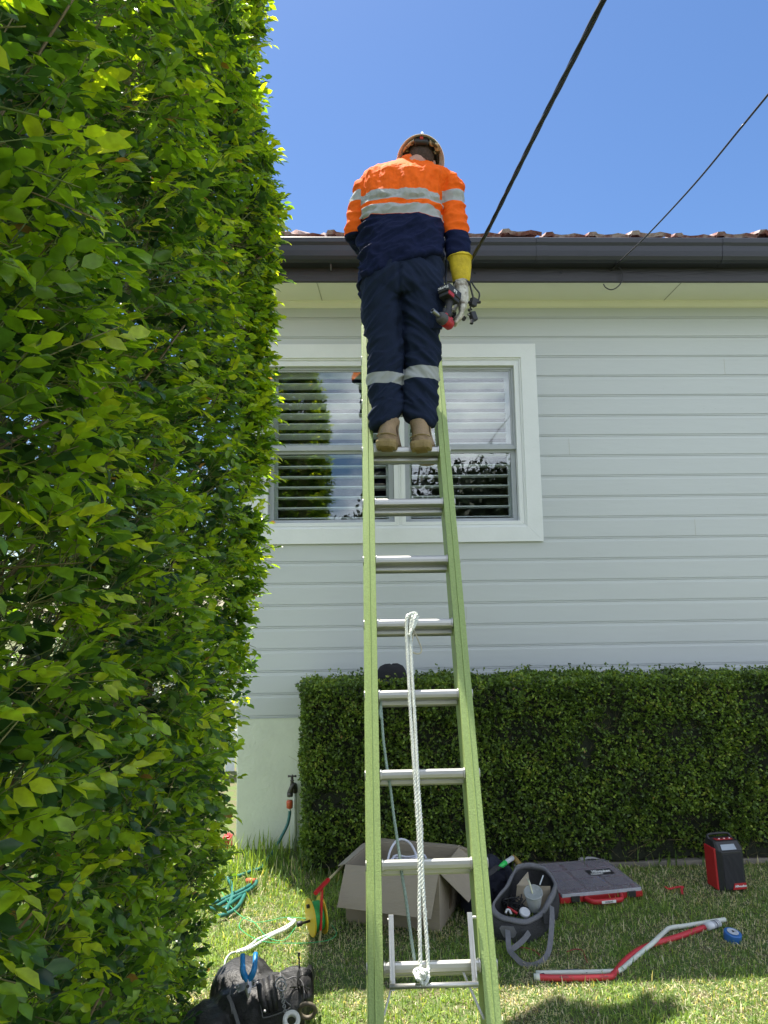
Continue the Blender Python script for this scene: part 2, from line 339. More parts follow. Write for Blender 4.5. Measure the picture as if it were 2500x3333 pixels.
# inner face of the wall round the opening
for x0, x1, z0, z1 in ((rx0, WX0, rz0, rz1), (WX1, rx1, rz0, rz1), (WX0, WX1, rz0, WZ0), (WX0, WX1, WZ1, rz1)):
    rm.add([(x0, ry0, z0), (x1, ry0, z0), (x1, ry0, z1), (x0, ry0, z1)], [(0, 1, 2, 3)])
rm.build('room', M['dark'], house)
# ================================================================ PLANTS
def frames(dirs, ups):
    """orthonormal frames from direction arrays (n,3)"""
    d = dirs/np.linalg.norm(dirs, axis=1, keepdims=True)
    s = np.cross(d, ups); s /= np.linalg.norm(s, axis=1, keepdims=True)+1e-9
    u = np.cross(s, d); return d, s, u
LT = np.array([(0, 0, 0), (.28, .36, .05), (.30, 0, -.03), (.28, -.36, .05), (.66, .36, .03), (.68, 0, -.06), (.66, -.36, .03), (1, 0, -.16)])
LF = np.array([(0, 2, 1, 1), (0, 3, 2, 2), (2, 5, 4, 1), (3, 6, 5, 2), (5, 7, 4, 4), (6, 7, 5, 5)])
def leaves(name, P, d, u, L, tint, m, parent, asp=.62, T=LT):
    """one leaf per row: base P, direction d, up u, length L; quads and triangles as one mesh"""
    d, s, u = frames(d, u); n = len(P); k = len(T)
    v = P[:, None, :]+L[:, None, None]*(T[None, :, 0, None]*d[:, None, :]+T[None, :, 1, None]*asp*s[:, None, :]+T[None, :, 2, None]*u[:, None, :])
    tri = np.array([(0, 2, 1), (0, 3, 2), (5, 7, 4), (6, 7, 5), (2, 5, 4), (2, 4, 1), (3, 6, 5), (3, 5, 2)])
    f = (tri[None]+np.arange(n)[:, None, None]*k).reshape(-1, 3)
    return npmesh(name, v.reshape(-1, 3), f, m, parent, np.repeat(tint, k), smooth=True)
# silhouette of the tall hedge's right face: X of the face against height at its far end
def _sil():
    pts = [(0, 560), (100, 548), (200, 556), (330, 590), (430, 600), (520, 600), (600, 588), (750, 574), (900, 574), (1150, 562), (1350, 548), (1500, 550), (1600, 528), (1700, 508), (1800, 505), (1900, 492), (1960, 470), (2060, 462), (2200, 455)]
    return sorted([(at(x*1.507, y*1.507, 2.96).z, at(x*1.507, y*1.507, 2.96).x) for y, x in pts])
SIL = np.array(_sil()); YEND = 3.0
def facex(Y, Z):
    x = np.interp(Z, SIL[:, 0], SIL[:, 1])
    return x-.100+.030*np.sin(Z*5.1+Y*3.7)*(Y < 2.8)+.025*np.sin(Y*9+Z*2.3)
hedge = thing('tall_hedge', 'tall leafy green hedge filling the left side from lawn to sky, with bright backlit tips', 'hedge', (-.8, 1.4, 0))
nS = 22500
Yp = rng.uniform(.30, YEND, nS); Zp = rng.uniform(0, 1, nS)**.92*(1.95+.98*Yp)
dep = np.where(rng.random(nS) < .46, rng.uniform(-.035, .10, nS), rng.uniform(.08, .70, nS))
# far end face and top sprigs
e = rng.random(nS) < .13; Yp[e] = YEND-rng.uniform(-.03, .10, e.sum()); dep[e] = rng.uniform(0, .6, e.sum()); Zp[e] = rng.uniform(0, 4.85, e.sum())
rim = rng.random(nS) < .12; Yp[rim] = YEND-rng.uniform(-.10, .06, rim.sum()); dep[rim] = rng.uniform(-.045, .05, rim.sum()); Zp[rim] = 1.2+3.6*rng.uniform(0, 1, rim.sum())**.7
X = facex(Yp, Zp)-dep
# ragged gaps: drop sprigs where a coarse noise is low so that darkness shows between clumps
keep = np.array([noise.noise(Vector((y*6, z*6, 3.1))) > -.24 or d > .14 for y, z, d in zip(Yp, Zp, dep)])
X, Yp, Zp, dep, e = X[keep], Yp[keep], Zp[keep], dep[keep], e[keep]; nS = len(X)
B = np.stack([X, Yp, Zp], 1)
dirS = np.stack([rng.uniform(.15, 1.0, nS), rng.normal(0, .45, nS)+e*.8, rng.uniform(-.35, 1.0, nS)], 1)
dirS /= np.linalg.norm(dirS, axis=1, keepdims=True)
# bold shoots reaching out of the face
bold = rng.random(nS) < .10
lenS = np.where(bold, rng.uniform(.09, .15, nS), rng.uniform(.05, .10, nS))
upS = np.stack([rng.normal(0, .35, nS)+.25, rng.normal(0, .4, nS)-.15, np.ones(nS)], 1)
d, s, u = frames(dirS, upS)
age_shade = np.clip(rng.normal(.40, .23, nS)+np.where(dep < .03, .14, -.14)+bold*.16, 0, 1)  # young growth lighter; deeper sprigs tinted darker, shade put into the leaf colour
Pl, Dl, Ul, Ll, Tl = [], [], [], [], []; K = 7
for i in range(K):
    t = .18+.82*i/(K-1); side = (1 if i % 2 else -1)
    has = (rng.random(nS) < .92)
    ang = math.radians(58-30*t) if i < K-1 else 0
    dr = d*math.cos(ang)+s*side*math.sin(ang)+rng.normal(0, .16, (nS, 3)); dr[:, 2] -= .22
    uu = u+rng.normal(0, .28, (nS, 3)); p = B+d*(lenS*t)[:, None]; p[:, 2] -= .15*lenS*t*t
    L = (rng.uniform(.023, .043, nS)*(1 if i < K-1 else 1.1))*np.where(bold, 1.12, 1)
    Pl.append(p[has]); Dl.append(dr[has]); Ul.append(uu[has]); Ll.append(L[has]); Tl.append(np.clip(age_shade+rng.normal(0, .06, nS)+.12*t-.06, 0, 1)[has])
Pl, Dl, Ul, Ll, Tl = map(np.concatenate, (Pl, Dl, Ul, Ll, Tl))
Tl = np.clip(Tl, 0, .94); Tl[rng.random(len(Tl)) < .003] = 1.0
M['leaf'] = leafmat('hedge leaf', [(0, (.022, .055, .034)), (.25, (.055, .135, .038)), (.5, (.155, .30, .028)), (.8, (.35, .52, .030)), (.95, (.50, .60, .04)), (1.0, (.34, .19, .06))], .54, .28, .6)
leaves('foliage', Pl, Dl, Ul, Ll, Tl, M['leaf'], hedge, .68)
# stems of the sprigs (three sided) and some thicker branches inside
def sticks(name, A, Bp, r, m, parent, tint):
    dd = Bp-A; d_, s_, u_ = frames(dd, np.tile([.3, .5, .8], (len(A), 1))); vs = []
    for a in (0, 2.094, 4.189): vs.append(s_*math.cos(a)*r[:, None]+u_*math.sin(a)*r[:, None])
    v = np.stack([A+vs[0], A+vs[1], A+vs[2], Bp+vs[0]*.6, Bp+vs[1]*.6, Bp+vs[2]*.6], 1).reshape(-1, 3)
    f = (np.array([(0, 1, 4, 3), (1, 2, 5, 4), (2, 0, 3, 5)])[None]+np.arange(len(A))[:, None, None]*6).reshape(-1, 4)
    return npmesh(name, v, f, m, parent, np.repeat(tint, 6))
M['stem'] = leafmat('hedge stem', [(0, (.14, .20, .05)), (.6, (.22, .26, .08)), (1, (.26, .19, .10))], .1, .6)
A2 = B-d*rng.uniform(.03, .22, nS)[:, None]
sticks('stems', A2, B+d*(lenS*.95)[:, None], np.full(nS, .0013)+bold*.0006, M['stem'], hedge, rng.random(nS))
nb = 380
yb = rng.uniform(.3, YEND-.1, nb); zb = rng.uniform(0.05, .93, nb)*(1.85+.98*yb); A3 = np.stack([facex(yb, zb)-rng.uniform(.10, .5, nb), yb, zb], 1)
B3 = A3+np.stack([rng.uniform(.02, .25, nb), rng.normal(0, .12, nb), rng.uniform(.1, .5, nb)], 1)
sticks('branches', A3, B3, rng.uniform(.0025, .006, nb), M['stem'], hedge, np.full(nb, 1.0))
M['bark'] = mat('bark', (.14, .11, .08), .9, bump=.5)
for i in range(7):
    y = .35+i*.42; tk = MB(); tk.tube(spline([(-.86, y, -.02), (-.84+random.uniform(-.06, .06), y+.05, 1.2), (-.84, y-.05, 1.2+.6*y), (-.84, y, 1.8+.9*y)], 4), [.03-.0015*k for k in range(13)], 7); tk.build('trunk', M['bark'], hedge, smooth=True)

# clipped box hedge in front of the wall
box = thing('box_hedge', 'low clipped dark green box hedge along the base of the grey wall', 'hedge', (1.5, 4.55, 0))
BX0, BX1, BY0, BY1, BZ = -.375, 3.6, 4.30, 4.80, 1.125
M['box'] = leafmat('box leaf', [(0, (.030, .055, .012)), (.4, (.085, .150, .025)), (.75, (.16, .26, .035)), (.93, (.27, .38, .05)), (1.0, (.30, .20, .07))], .25, .42, .4)
def bump2(a, b, c=0): return noise.noise(Vector((a*3.1, b*3.1, c)))*.035+noise.noise(Vector((a*12, b*12, c+5)))*.040
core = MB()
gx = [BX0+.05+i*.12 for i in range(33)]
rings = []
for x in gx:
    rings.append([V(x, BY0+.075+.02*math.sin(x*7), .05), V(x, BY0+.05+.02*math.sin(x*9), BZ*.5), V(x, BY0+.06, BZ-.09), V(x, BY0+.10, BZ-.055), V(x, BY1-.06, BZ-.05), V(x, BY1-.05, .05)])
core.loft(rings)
core.build('dark_core', mat('dark hedge core', (.012, .016, .007), .95, bump=1, bscale=30, var=.5, vscale=30), box)  # added solid core, coloured near black to stand for shade behind the leaves
def cluster(n, kind):
    if kind == 'front':
        x = rng.uniform(BX0, BX1, n); z = rng.uniform(.04, BZ, n); dp = rng.exponential(.028, n)
        b = np.array([bump2(a, c) for a, c in zip(x, z)]); bot = np.clip((.26-z)/.26, 0, 1)**1.5*.12
        y = BY0+b+dp+bot+np.clip(z-(BZ-.07), 0, 1)**2*6; nrm = np.array([0, -1, .35])
    elif kind == 'top':
        x = rng.uniform(BX0, BX1, n); y = rng.uniform(BY0+.01, BY1, n); b = np.array([bump2(a, c, 9) for a, c in zip(x, y)])
        z = BZ+b*.8-rng.exponential(.02, n)+np.where(rng.random(n) < .07, rng.uniform(0, .055, n), 0); nrm = np.array([0, -.25, 1])
    else:
        y = rng.uniform(BY0, BY1, n); z = rng.uniform(.04, BZ, n); b = np.array([bump2(a, c, 4) for a, c in zip(y, z)])
        x = BX0+b+rng.exponential(.03, n)+np.clip((.3-z)/.3, 0, 1)*.05; nrm = np.array([-1, -.1, .35])
    P = np.stack([x, y, z], 1); d0 = nrm+rng.normal(0, .75, (n, 3)); d0[:, 2] += .25
    t = np.clip(rng.normal(.45, .2, n), 0, .9)+np.where(rng.random(n) < .07, .25, 0)
    return P, d0, np.clip(t, 0, .93)
parts = [cluster(27000, 'front'), cluster(9500, 'top'), cluster(4500, 'side')]
P, d0, t0 = [np.concatenate(k) for k in zip(*parts)]
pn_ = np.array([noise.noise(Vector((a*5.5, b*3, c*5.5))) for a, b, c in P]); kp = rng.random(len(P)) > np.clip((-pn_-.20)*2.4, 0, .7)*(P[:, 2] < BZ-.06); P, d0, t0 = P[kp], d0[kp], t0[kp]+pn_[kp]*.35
n0 = len(P); Pl, Dl, Tl = [], [], []
d0 /= np.linalg.norm(d0, axis=1, keepdims=True)
for i in range(4):     # each tip is a little rosette of leaves
    Pl.append(P+d0*(.004*i)); Dl.append(d0*.55+rng.normal(0, .62, (n0, 3))); Tl.append(np.clip(t0+.06*i-.08+rng.normal(0, .05, n0), 0, .95))
Pl, Dl, Tl = map(np.concatenate, (Pl, Dl, Tl)); Tl[rng.random(len(Tl)) < .0012] = 1.0
def small_leaves(name, P, D, L, T, m, parent, asp=.55):
    d, s, u = frames(D, rng.normal(0, 1, D.shape)+np.array([0, -.2, 1.2])); L = L[:, None]
    v = np.stack([P, P+L*(.55*d+asp*.5*s+.05*u), P+L*(d-.06*u), P+L*(.55*d-asp*.5*s+.05*u)], 1).reshape(-1, 3)
    f = (np.array([(0, 1, 2), (0, 2, 3)])[None]+np.arange(len(P))[:, None, None]*4).reshape(-1, 3)
    return npmesh(name, v, f, m, parent, np.repeat(T, 4), smooth=True)
small_leaves('foliage', Pl, Dl, rng.uniform(.013, .023, len(Pl)), Tl, M['box'], box, .72)
ns = 1500; x = rng.uniform(BX0, BX1, ns); z = rng.uniform(.05, BZ-.05, ns); A = np.stack([x, np.full(ns, BY0+.05), z], 1)
sticks('twigs', A, A+np.stack([rng.normal(0, .04, ns), rng.uniform(-.07, -.02, ns), rng.uniform(.0, .10, ns)], 1), np.full(ns, .001), M['stem'], box, np.full(ns, .9))

# trees across the yard behind the photographer: they stand in the window's reflection
M['treeleaf'] = leafmat('tree leaf', [(0, (.008, .014, .006)), (1, (.028, .048, .014))], .08, .5, .3, 6)
def tree(x, y, h, r, label, seed):
    rg = np.random.default_rng(seed); t = thing('tree', label, 'tree', (x, y, 0), 'trees across the yard reflected in the window')
    tr_ = MB(); tr_.tube(spline([(x, y, -.1), (x+.1, y, h*.3), (x-.1, y+.1, h*.6), (x, y, h*.9)], 4), [.20-.014*k for k in range(13)], 9)
    for k in range(9):
        a = rg.uniform(0, 6.28); z = h*rg.uniform(.3, .7); tr_.tube([(x, y, z), (x+math.cos(a)*r*.5, y+math.sin(a)*r*.5, z+r*.35), (x+math.cos(a)*r*.8, y+math.sin(a)*r*.8, z+r*.6)], [.07, .045, .015], 6)
    tr_.build('trunk', mat('bark grey', (.12, .10, .08), .9), t, smooth=True)
    cc = np.stack([rg.normal(x, r*.48, 90), rg.normal(y, r*.48, 90), rg.uniform(h*.32, h, 90)], 1); n = 30000
    P = cc[rg.integers(0, 90, n)]+rg.normal(0, r*.13, (n, 3)); T = np.clip(rg.normal(.35, .2, n), 0, .9)
    d, s, u = frames(rg.normal(0, 1, (n, 3)), rg.normal(0, 1, (n, 3))); L = rg.uniform(.12, .24, n)[:, None]
    v = np.stack([P, P+L*(.5*d+.25*s), P+L*d, P+L*(.5*d-.25*s)], 1).reshape(-1, 3)
    npmesh('crown', v, (np.array([(0, 1, 2), (0, 2, 3)])[None]+np.arange(n)[:, None, None]*4).reshape(-1, 3), M['treeleaf'], t, np.repeat(T, 4))
tree(4.2, -9.5, 5.0, 2.6, 'broad dark tree standing behind the yard, right of the hedge, mirrored in the right window', 3)
tree(7.4, -11.5, 5.6, 2.4, 'taller dark tree further right across the yard, mirrored at the right window edge', 4)
tree(1.0, -12.5, 4.2, 1.6, 'small dark tree across the yard, mirrored beside the hedge reflection in the left window', 5)

# ---------------------------------------------------------------- lawn blades
def blades(name, n, x0, x1, y0, y1, h0, h1, w, m, label, lay=.9, straw=.18, mask=None, lean=None, seed=1):
    rg = np.random.default_rng(seed); x = rg.uniform(x0, x1, n); y = rg.uniform(y0, y1, n)
    if mask is not None: k = mask(x, y, rg); x, y = x[k], y[k]; n = len(x)
    pn = np.array([noise.noise(Vector((a*2.3, b*2.3, 1.7))) for a, b in zip(x, y)])
    a = rg.uniform(0, 6.283, n); h = rg.uniform(h0, h1, n)*(1+.5*pn); tilt = np.abs(rg.normal(0, lay, n)).clip(0, 1.35)
    dx, dy = np.cos(a), np.sin(a); ex, ey = -dy, dx; wd = w*rg.uniform(.6, 1.3, n)
    zb = np.zeros(n)
    def pt(s, ww):
        t = tilt*(.45+.8*s); r = h*s*np.sin(t); z = h*s*np.cos(t)
        return np.stack([x+dx*r+ex*ww*wd/2, y+dy*r+ey*ww*wd/2, np.maximum(zb+z, .002)+.002], 1)
    v = np.stack([pt(0, 1), pt(0, -1), pt(.55, -.8), pt(.55, .8), pt(1, 0)], 1).reshape(-1, 3)
    f = (np.array([(0, 1, 2), (0, 2, 3), (3, 2, 4)])[None]+np.arange(n)[:, None, None]*5).reshape(-1, 3)
    t = np.clip(rg.normal(.42, .16, n)+pn*.25, 0, .78); dry = rg.random(n) < straw*(1+np.clip(-pn*3.5, -.5, 3)); t = np.where(dry, rg.uniform(.84, 1, n), t)
    return tag(npmesh(name, v, f, m, None, np.repeat(t, 5)), label, 'grass', kind='stuff')
M['grass'] = leafmat('grass blade', [(0, (.07, .14, .045)), (.35, (.15, .25, .07)), (.6, (.27, .40, .09)), (.78, (.40, .53, .13)), (.85, (.52, .48, .32)), (1, (.70, .65, .50))], .42, .5, .35)
blades('lawn_grass', 230000, -1.7, 3.3, 2.1, 4.62, .014, .034, .0036, M['grass'], 'short green lawn scattered with dry straw-coloured blades', lay=1.15, straw=.17)
def tuftmask(x, y, rg):
    p = np.exp(-((x+.52)/.26)**2-((y-4.45)/.24)**2)*1.0+.35*np.exp(-((x+.75)/.3)**2-((y-4.6)/.2)**2)+.16*(np.abs(y-4.40) < .09)*(x > -.3)
    return rg.random(len(x)) < p
blades('long_grass', 9000, -1.25, 3.2, 4.0, 4.8, .05, .16, .0095, M['grass'], 'tuft of long unmown grass against the wall by the garden tap', lay=.42, straw=.07, mask=tuftmask, seed=5)
blades('straggling_grass', 4200, -1.6, 3.2, 2.1, 4.4, .035, .065, .0055, M['grass'], 'taller loose grass blades standing out of the lawn', lay=.9, straw=.10, seed=9)
# timber edging strip in front of the box hedge
ed = MB()
ed.bar((.9, 4.405, .012), (3.6, 4.415, .012), (0, 1, 0), (0, 0, 1), .10, .045)
tag(ed.build('edging_strip', mat('weathered concrete edging', (.20, .18, .15), .9, bump=.6, bscale=30, var=.25), bevel=.006), 'weathered pale edging strip along the foot of the box hedge', 'edging')

# ================================================================ LADDER
SC = 1.05
LO = Vector((.0601*SC, 3.2612*SC, .7371*SC+1.65)); LU = Vector((.0008, .1223, .2739))*SC; LW = .319*SC
Uv = LU.normalized(); Xv = Vector((1, 0, 0)); Nv = Xv.cross(Uv).normalized()      # Nv points to the viewer and up
if Nv.y > 0: Nv = -Nv
def onlad(px, py, off=0):
    """point on the plane 'off' metres in front of the ladder's rung fronts"""
    d = ray(px, py); o = LO+Nv*off-Vector((0, 0, 1.65)); t = o.dot(Nv)/d.dot(Nv); p = d*t; p.z += 1.65; return p
def lad(k, x, off=0): return LO+LU*k+Xv*x+Nv*off
KB = -(LO.z-.02)/LU.z; KT = 5.75
ladder = thing('extension_ladder', 'green fibreglass extension ladder with silver rungs leaning up to the gutter', 'ladder', tuple(lad(KB, LW/2)))
M['stile'] = mat('green fibreglass', (.31, .42, .14), .45, var=.16, vscale=160, bump=.25, bscale=220, detail=3)
M['alu'] = mat('ladder aluminium', (.50, .50, .47), .38, .8, var=.10, vscale=9, stretch=(.2, 1, 1), bump=.05, bscale=80)
SWD, SDP = .054, .074
def stile(mb, x0, sgn, k0, k1, off, w=SWD, dp=SDP):
    """C-channel: front and back flanges, web on the inner side, raised ridge down the front flange"""
    a, b = lad(k0, 0, 0), lad(k1, 0, 0); th = .006
    f0 = off+.012
    prof = [(0, f0), (w*.48, f0), (w*.50, f0+.003), (w*.55, f0+.003), (w*.57, f0), (w*.97, f0-.001), (w, f0-.006), (w, f0-.013), (th+.002, f0-.013), (th, f0-.015), (th, f0-dp+.013), (th+.002, f0-dp+.010), (w, f0-dp+.010), (w, f0-dp), (0, f0-dp)]
    r0 = [a+Xv*(x0+sgn*p)+Nv*q for p, q in prof]; r1 = [b+Xv*(x0+sgn*p)+Nv*q for p, q in prof]
    mb.loft([r0, r1])
for x0, sgn in ((-.001, -1), (LW+.001, 1)):
    s_ = MB(); stile(s_, x0, sgn, KB+.25, KT, 0); s_.build('stile', M['stile'], ladder, bevel=.0015)
for x0, sgn in ((-.004, -1), (LW+.004, 1)):
    s_ = MB(); stile(s_, x0, sgn, KB+.05, KT-1.2, -.082); s_.build('rear_stile', M['stile'], ladder, bevel=.0015)
def rung_prof(h=.033, d=.034): # D-shaped with a flat ribbed tread; (n offset, u offset)
    return [(0.0, -h), (.004, -.022), (.006, -.010), (.003, -.003), (-.002, 0), (-d, 0), (-d-.003, -.004), (-d-.003, -h), (-.012, -h-.003)]
for k in range(-6, 9):
    kk = -k
    r_ = MB(); pr = rung_prof()
    r_.loft([[lad(kk, x, 0)+Nv*a+Uv*b for a, b in pr] for x in (0, LW)])
    if KB+.4 < kk < KT: 
        r_.build('rung', M['alu'], ladder, bevel=.0012)
        for x, s in ((0.0005, 1), (LW-.0005, -1)):
            r_ = MB(); r_.loft([[lad(kk, x+s*q, 0)+Nv*(a*1.25+.0035)+Uv*(b*1.22+.003) for a, b in pr] for q in (0, .006)]); r_.build('rung_collar', M['alu'], ladder, bevel=.001)
        for x, s in ((-SWD-.001, -1), (LW+SWD+.001, 1)):
            r_ = MB(); r_.loft([[lad(kk, x+s*q, 0)+Nv*(a)+Uv*(b) for a, b in pr] for q in (-.05, .004)]); r_.build('rung_end', M['alu'], ladder, bevel=.001)
    if KB+.1 < kk < KT-1.3:
        r_ = MB(); r_.loft([[lad(kk, x, -.062)+Nv*a*.9+Uv*(b-.012) for a, b in pr] for x in (0, LW)]); r_.build('rear_rung', M['alu'], ladder, bevel=.0012)
# spring rung-lock: two plates and a lower rod
for xa, s in ((.020, 1), (LW-.020, -1)):
    q = MB(); poly = [(-.012, .10), (.012, .10), (.020, -.090), (.014, -.120), (-.016, -.120)]
    poly = [(a, b) for a, b in poly]
    q.prism(poly, lad(-7, xa, .020)+Uv*.04, Nv, Uv, Xv, .006*s)
    q.prism([(-.004, .10), (.0, .10), (.0, -.120), (-.004, -.120)], lad(-7, xa, .034)+Uv*.04, Nv, Uv, Xv, .018*s)
    q.lathe([(.005, -.003), (.005, .014), (.003, .016)], lad(-7, xa, .020)+Uv*.125, (1, 0, 0), 12)
    q.build('lock_bracket', M['alu'], ladder, bevel=.001)
q = MB(); q.tube([lad(-7, .018, .036)-Uv*.068, lad(-7, LW-.018, .036)-Uv*.068], .0085, 14); q.build('lock_rod', M['alu'], ladder, smooth=True)
q = MB(); q.bar(lad(-7, .040, -.03)-Uv*.035, lad(-7, 0, -.03)-Uv*.15, Nv, Xv, .020, .006); q.build('brace', M['alu'], ladder); q = MB(); q.bar(lad(-7, LW-.06, -.03)-Uv*.035, lad(-7, LW, -.03)-Uv*.17, Nv, Xv, .020, .008)
q.build('brace', M['alu'], ladder)
for x in (-SWD/2, LW+SWD/2):
    q = MB(); q.box(lad(KB, x, -.11)+V(0, 0, .012), (SWD+.01, .10, .03)); q.build('foot', mat('rubber foot', (.03, .03, .03), .8), ladder, bevel=.004)
# ---------------------------------------------------------------- ropes
def rope_mesh(mb, pts, r, lay=.012, n=3, fuzz=0):
    """three strands twisted round a path"""
    pts = [Vector(p) for p in pts]; # resample
    seg = [0]
    for a, b in zip(pts, pts[1:]): seg.append(seg[-1]+(b-a).length)
    L = seg[-1]; N_ = max(8, int(L/.006)); path = []; j = 0
    for i in range(N_+1):
        t = L*i/N_
        while j < len(seg)-2 and seg[j+1] < t: j += 1
        path.append(pts[j].lerp(pts[j+1], (t-seg[j])/max(1e-9, seg[j+1]-seg[j])))
    up = V(.3, .2, .9)
    for s in range(n):
        q = []; 
        for i, p in enumerate(path):
            tg = (path[min(i+1, N_)]-path[max(i-1, 0)]).normalized(); a = up.cross(tg).normalized(); b = tg.cross(a); ph = 2*math.pi*(s/n+L*i/N_/(lay*3.4))
            q.append(p+(a*math.cos(ph)+b*math.sin(ph))*r*.48)
        mb.tube(q, r*.62, 6)
    if fuzz:
        for i in range(int(L*fuzz)):
            p = random.choice(path); a = Vector((random.gauss(0, 1), random.gauss(0, 1), random.gauss(0, 1))).normalized()
            mb.tube([p+a*r*.8, p+a*(r+random.uniform(.002, .005))+V(0, 0, -.002)], .0009, 3, cap=False)
M['rope'] = mat('white rope', (.74, .78, .72), .9, var=.16, vscale=160, bump=.5, bscale=400)
M['rope2'] = mat('green tinted rope', (.33, .43, .39), .9, var=.15, vscale=120, bump=.5, bscale=400)
def lp(l, off): return spline([onlad(x, y, off) for x, y in l], 6)
R1 = MB(); rr_ = .0066
rope_mesh(R1, spline([lad(-3, .155, -.045)+V(0, 0, -.01)]+[lad(-3, .150, -.030)+Uv*.02]+[onlad(x, y, .017) for x, y in ((1326, 2004), (1323, 2040), (1326, 2120), (1330, 2200), (1335, 2300), (1343, 2420), (1349, 2520), (1357, 2640), (1364, 2760), (1366, 2850), (1365, 2950), (1367, 3060), (1369, 3150))]+[onlad(1371, 3192, .05), onlad(1377, 3204, .05)], 6), rr_, fuzz=260)
rope_mesh(R1, spline([lad(-3, .16, -.045), lad(-3, .160, -.02)+Uv*.028]+[onlad(x, y, .019) for x, y in ((1342, 2002), (1336, 2050), (1339, 2130), (1343, 2220), (1350, 2330), (1356, 2450), (1362, 2560), (1370, 2680), (1374, 2800), (1378, 2900), (1385, 3000), (1391, 3090), (1394, 3150))]+[onlad(1391, 3190, .05), onlad(1380, 3205, .05)], 6), rr_, fuzz=260)
# half hitch over the rung and the knot at the rod
rope_mesh(R1, spline([onlad(x, y, o) for x, y, o in ((1326, 2012, .02), (1336, 1998, .022), (1352, 1996, .010), (1358, 2006, -.02), (1356, 2022, .015), (1348, 2040, .024), (1338, 2055, .026), (1332, 2070, .026))], 6), rr_, fuzz=200)
rope_mesh(R1, spline([onlad(x, y, o) for x, y, o in ((1356, 2000, .024), (1350, 2014, .028), (1346, 2032, .028), (1344, 2048, .028))], 5), rr_)
for (x, y, o) in ((1362, 3165, .050), (1368, 3178, .060), (1376, 3168, .056)):
    c = onlad(x, y, o); rope_mesh(R1, [c+Xv*(.014*math.cos(a))+Uv*(.009*math.sin(a))+Nv*(.006*math.sin(a*2)) for a in [i*math.pi/7 for i in range(15)]], rr_)
rope = tag(R1.build('rope', M['rope'], smooth=True), 'frayed white rope hung doubled over a ladder rung and knotted on the lowest rod', 'rope')
R2 = MB(); rope_mesh(R2, spline([onlad(x, y, .012) for x, y in ((1347, 2045), (1349, 2056), (1360, 2080), (1370, 2105), (1372, 2118), (1366, 2127), (1350, 2126), (1338, 2116), (1340, 2090), (1347, 2060))], 6), .0036)
rl = tag(R2.build('loop_tail', mat('beige rope', (.50, .47, .36), .9, var=.1), rope, smooth=True))
R3 = MB(); rope_mesh(R3, lp(((1236, 2246), (1238, 2275), (1243, 2340), (1247, 2400), (1253, 2450), (1261, 2510), (1270, 2560), (1281, 2650), (1294, 2740), (1303, 2802), (1309, 2852), (1319, 2910), (1328, 2975), (1338, 3050), (1350, 3131)), -.045), .0058)
rope_mesh(R3, lp(((1236, 2262), (1240, 2290), (1236, 2318), (1241, 2340)), -.040), .0056)
tag(R3.build('rope', M['rope2'], smooth=True), 'single green-grey twisted rope running down behind the ladder rungs', 'rope')
# ================================================================ PERSON
def remeshed(mb, voxel, smooth=6, post=None):
    """union of overlapping closed lofts as one continuous surface"""
    me = bpy.data.meshes.new('t'); me.from_pydata(mb.v, [], mb.f); bm = bmesh.new(); bm.from_mesh(me)
    bmesh.ops.recalc_face_normals(bm, faces=bm.faces); bm.to_mesh(me); bm.free()
    o = bpy.data.objects.new('t', me); COL.objects.link(o)
    r = o.modifiers.new('r', 'REMESH'); r.mode = 'VOXEL'; r.voxel_size = voxel; r.adaptivity = 0
    s_ = o.modifiers.new('s', 'SMOOTH'); s_.iterations = smooth; s_.factor = .5
    dg = bpy.context.evaluated_depsgraph_get(); ev = o.evaluated_get(dg); m2 = bpy.data.meshes.new_from_object(ev)
    bpy.data.objects.remove(o); bpy.data.meshes.remove(me)
    if post: post(m2)
    m2.update(); return m2
def ring(pl, pr, py, Y, ry, n=28, p=2.3, tilt=0, z=None, yoff=0):
    a, b = at(pl, py, Y), at(pr, py, Y); c = (a+b)/2; rx = (b-a).length/2; o = []
    for i in range(n):
        t = 2*math.pi*i/n; cx, cy = math.cos(t), math.sin(t)
        x = rx*math.copysign(abs(cx)**(2/p), cx); y = ry*math.copysign(abs(cy)**(2/p), cy)
        o.append(V(c.x+x, c.y+y+yoff, c.z+tilt*x))
    return o
def aring(c, ax, rx, ry, n=20, ref=(0, 1, 0)):
    c = Vector(c); ax = Vector(ax).normalized(); u = ax.cross(Vector(ref)).normalized(); v = ax.cross(u)
    return [c+u*(rx*math.cos(2*math.pi*i/n))+v*(ry*math.sin(2*math.pi*i/n)) for i in range(n)]
man = thing('person', 'person in orange and navy work shirt and white hard hat standing high on the ladder', 'person', tuple(LO+Xv*LW/2))
def fold(p, sc, st, seed, k=2.2):
    q = Vector((p.x*st[0]*sc, p.y*st[1]*sc, p.z*st[2]*sc+seed)); a = noise.noise(q); return (1-min(1, abs(a)*k))
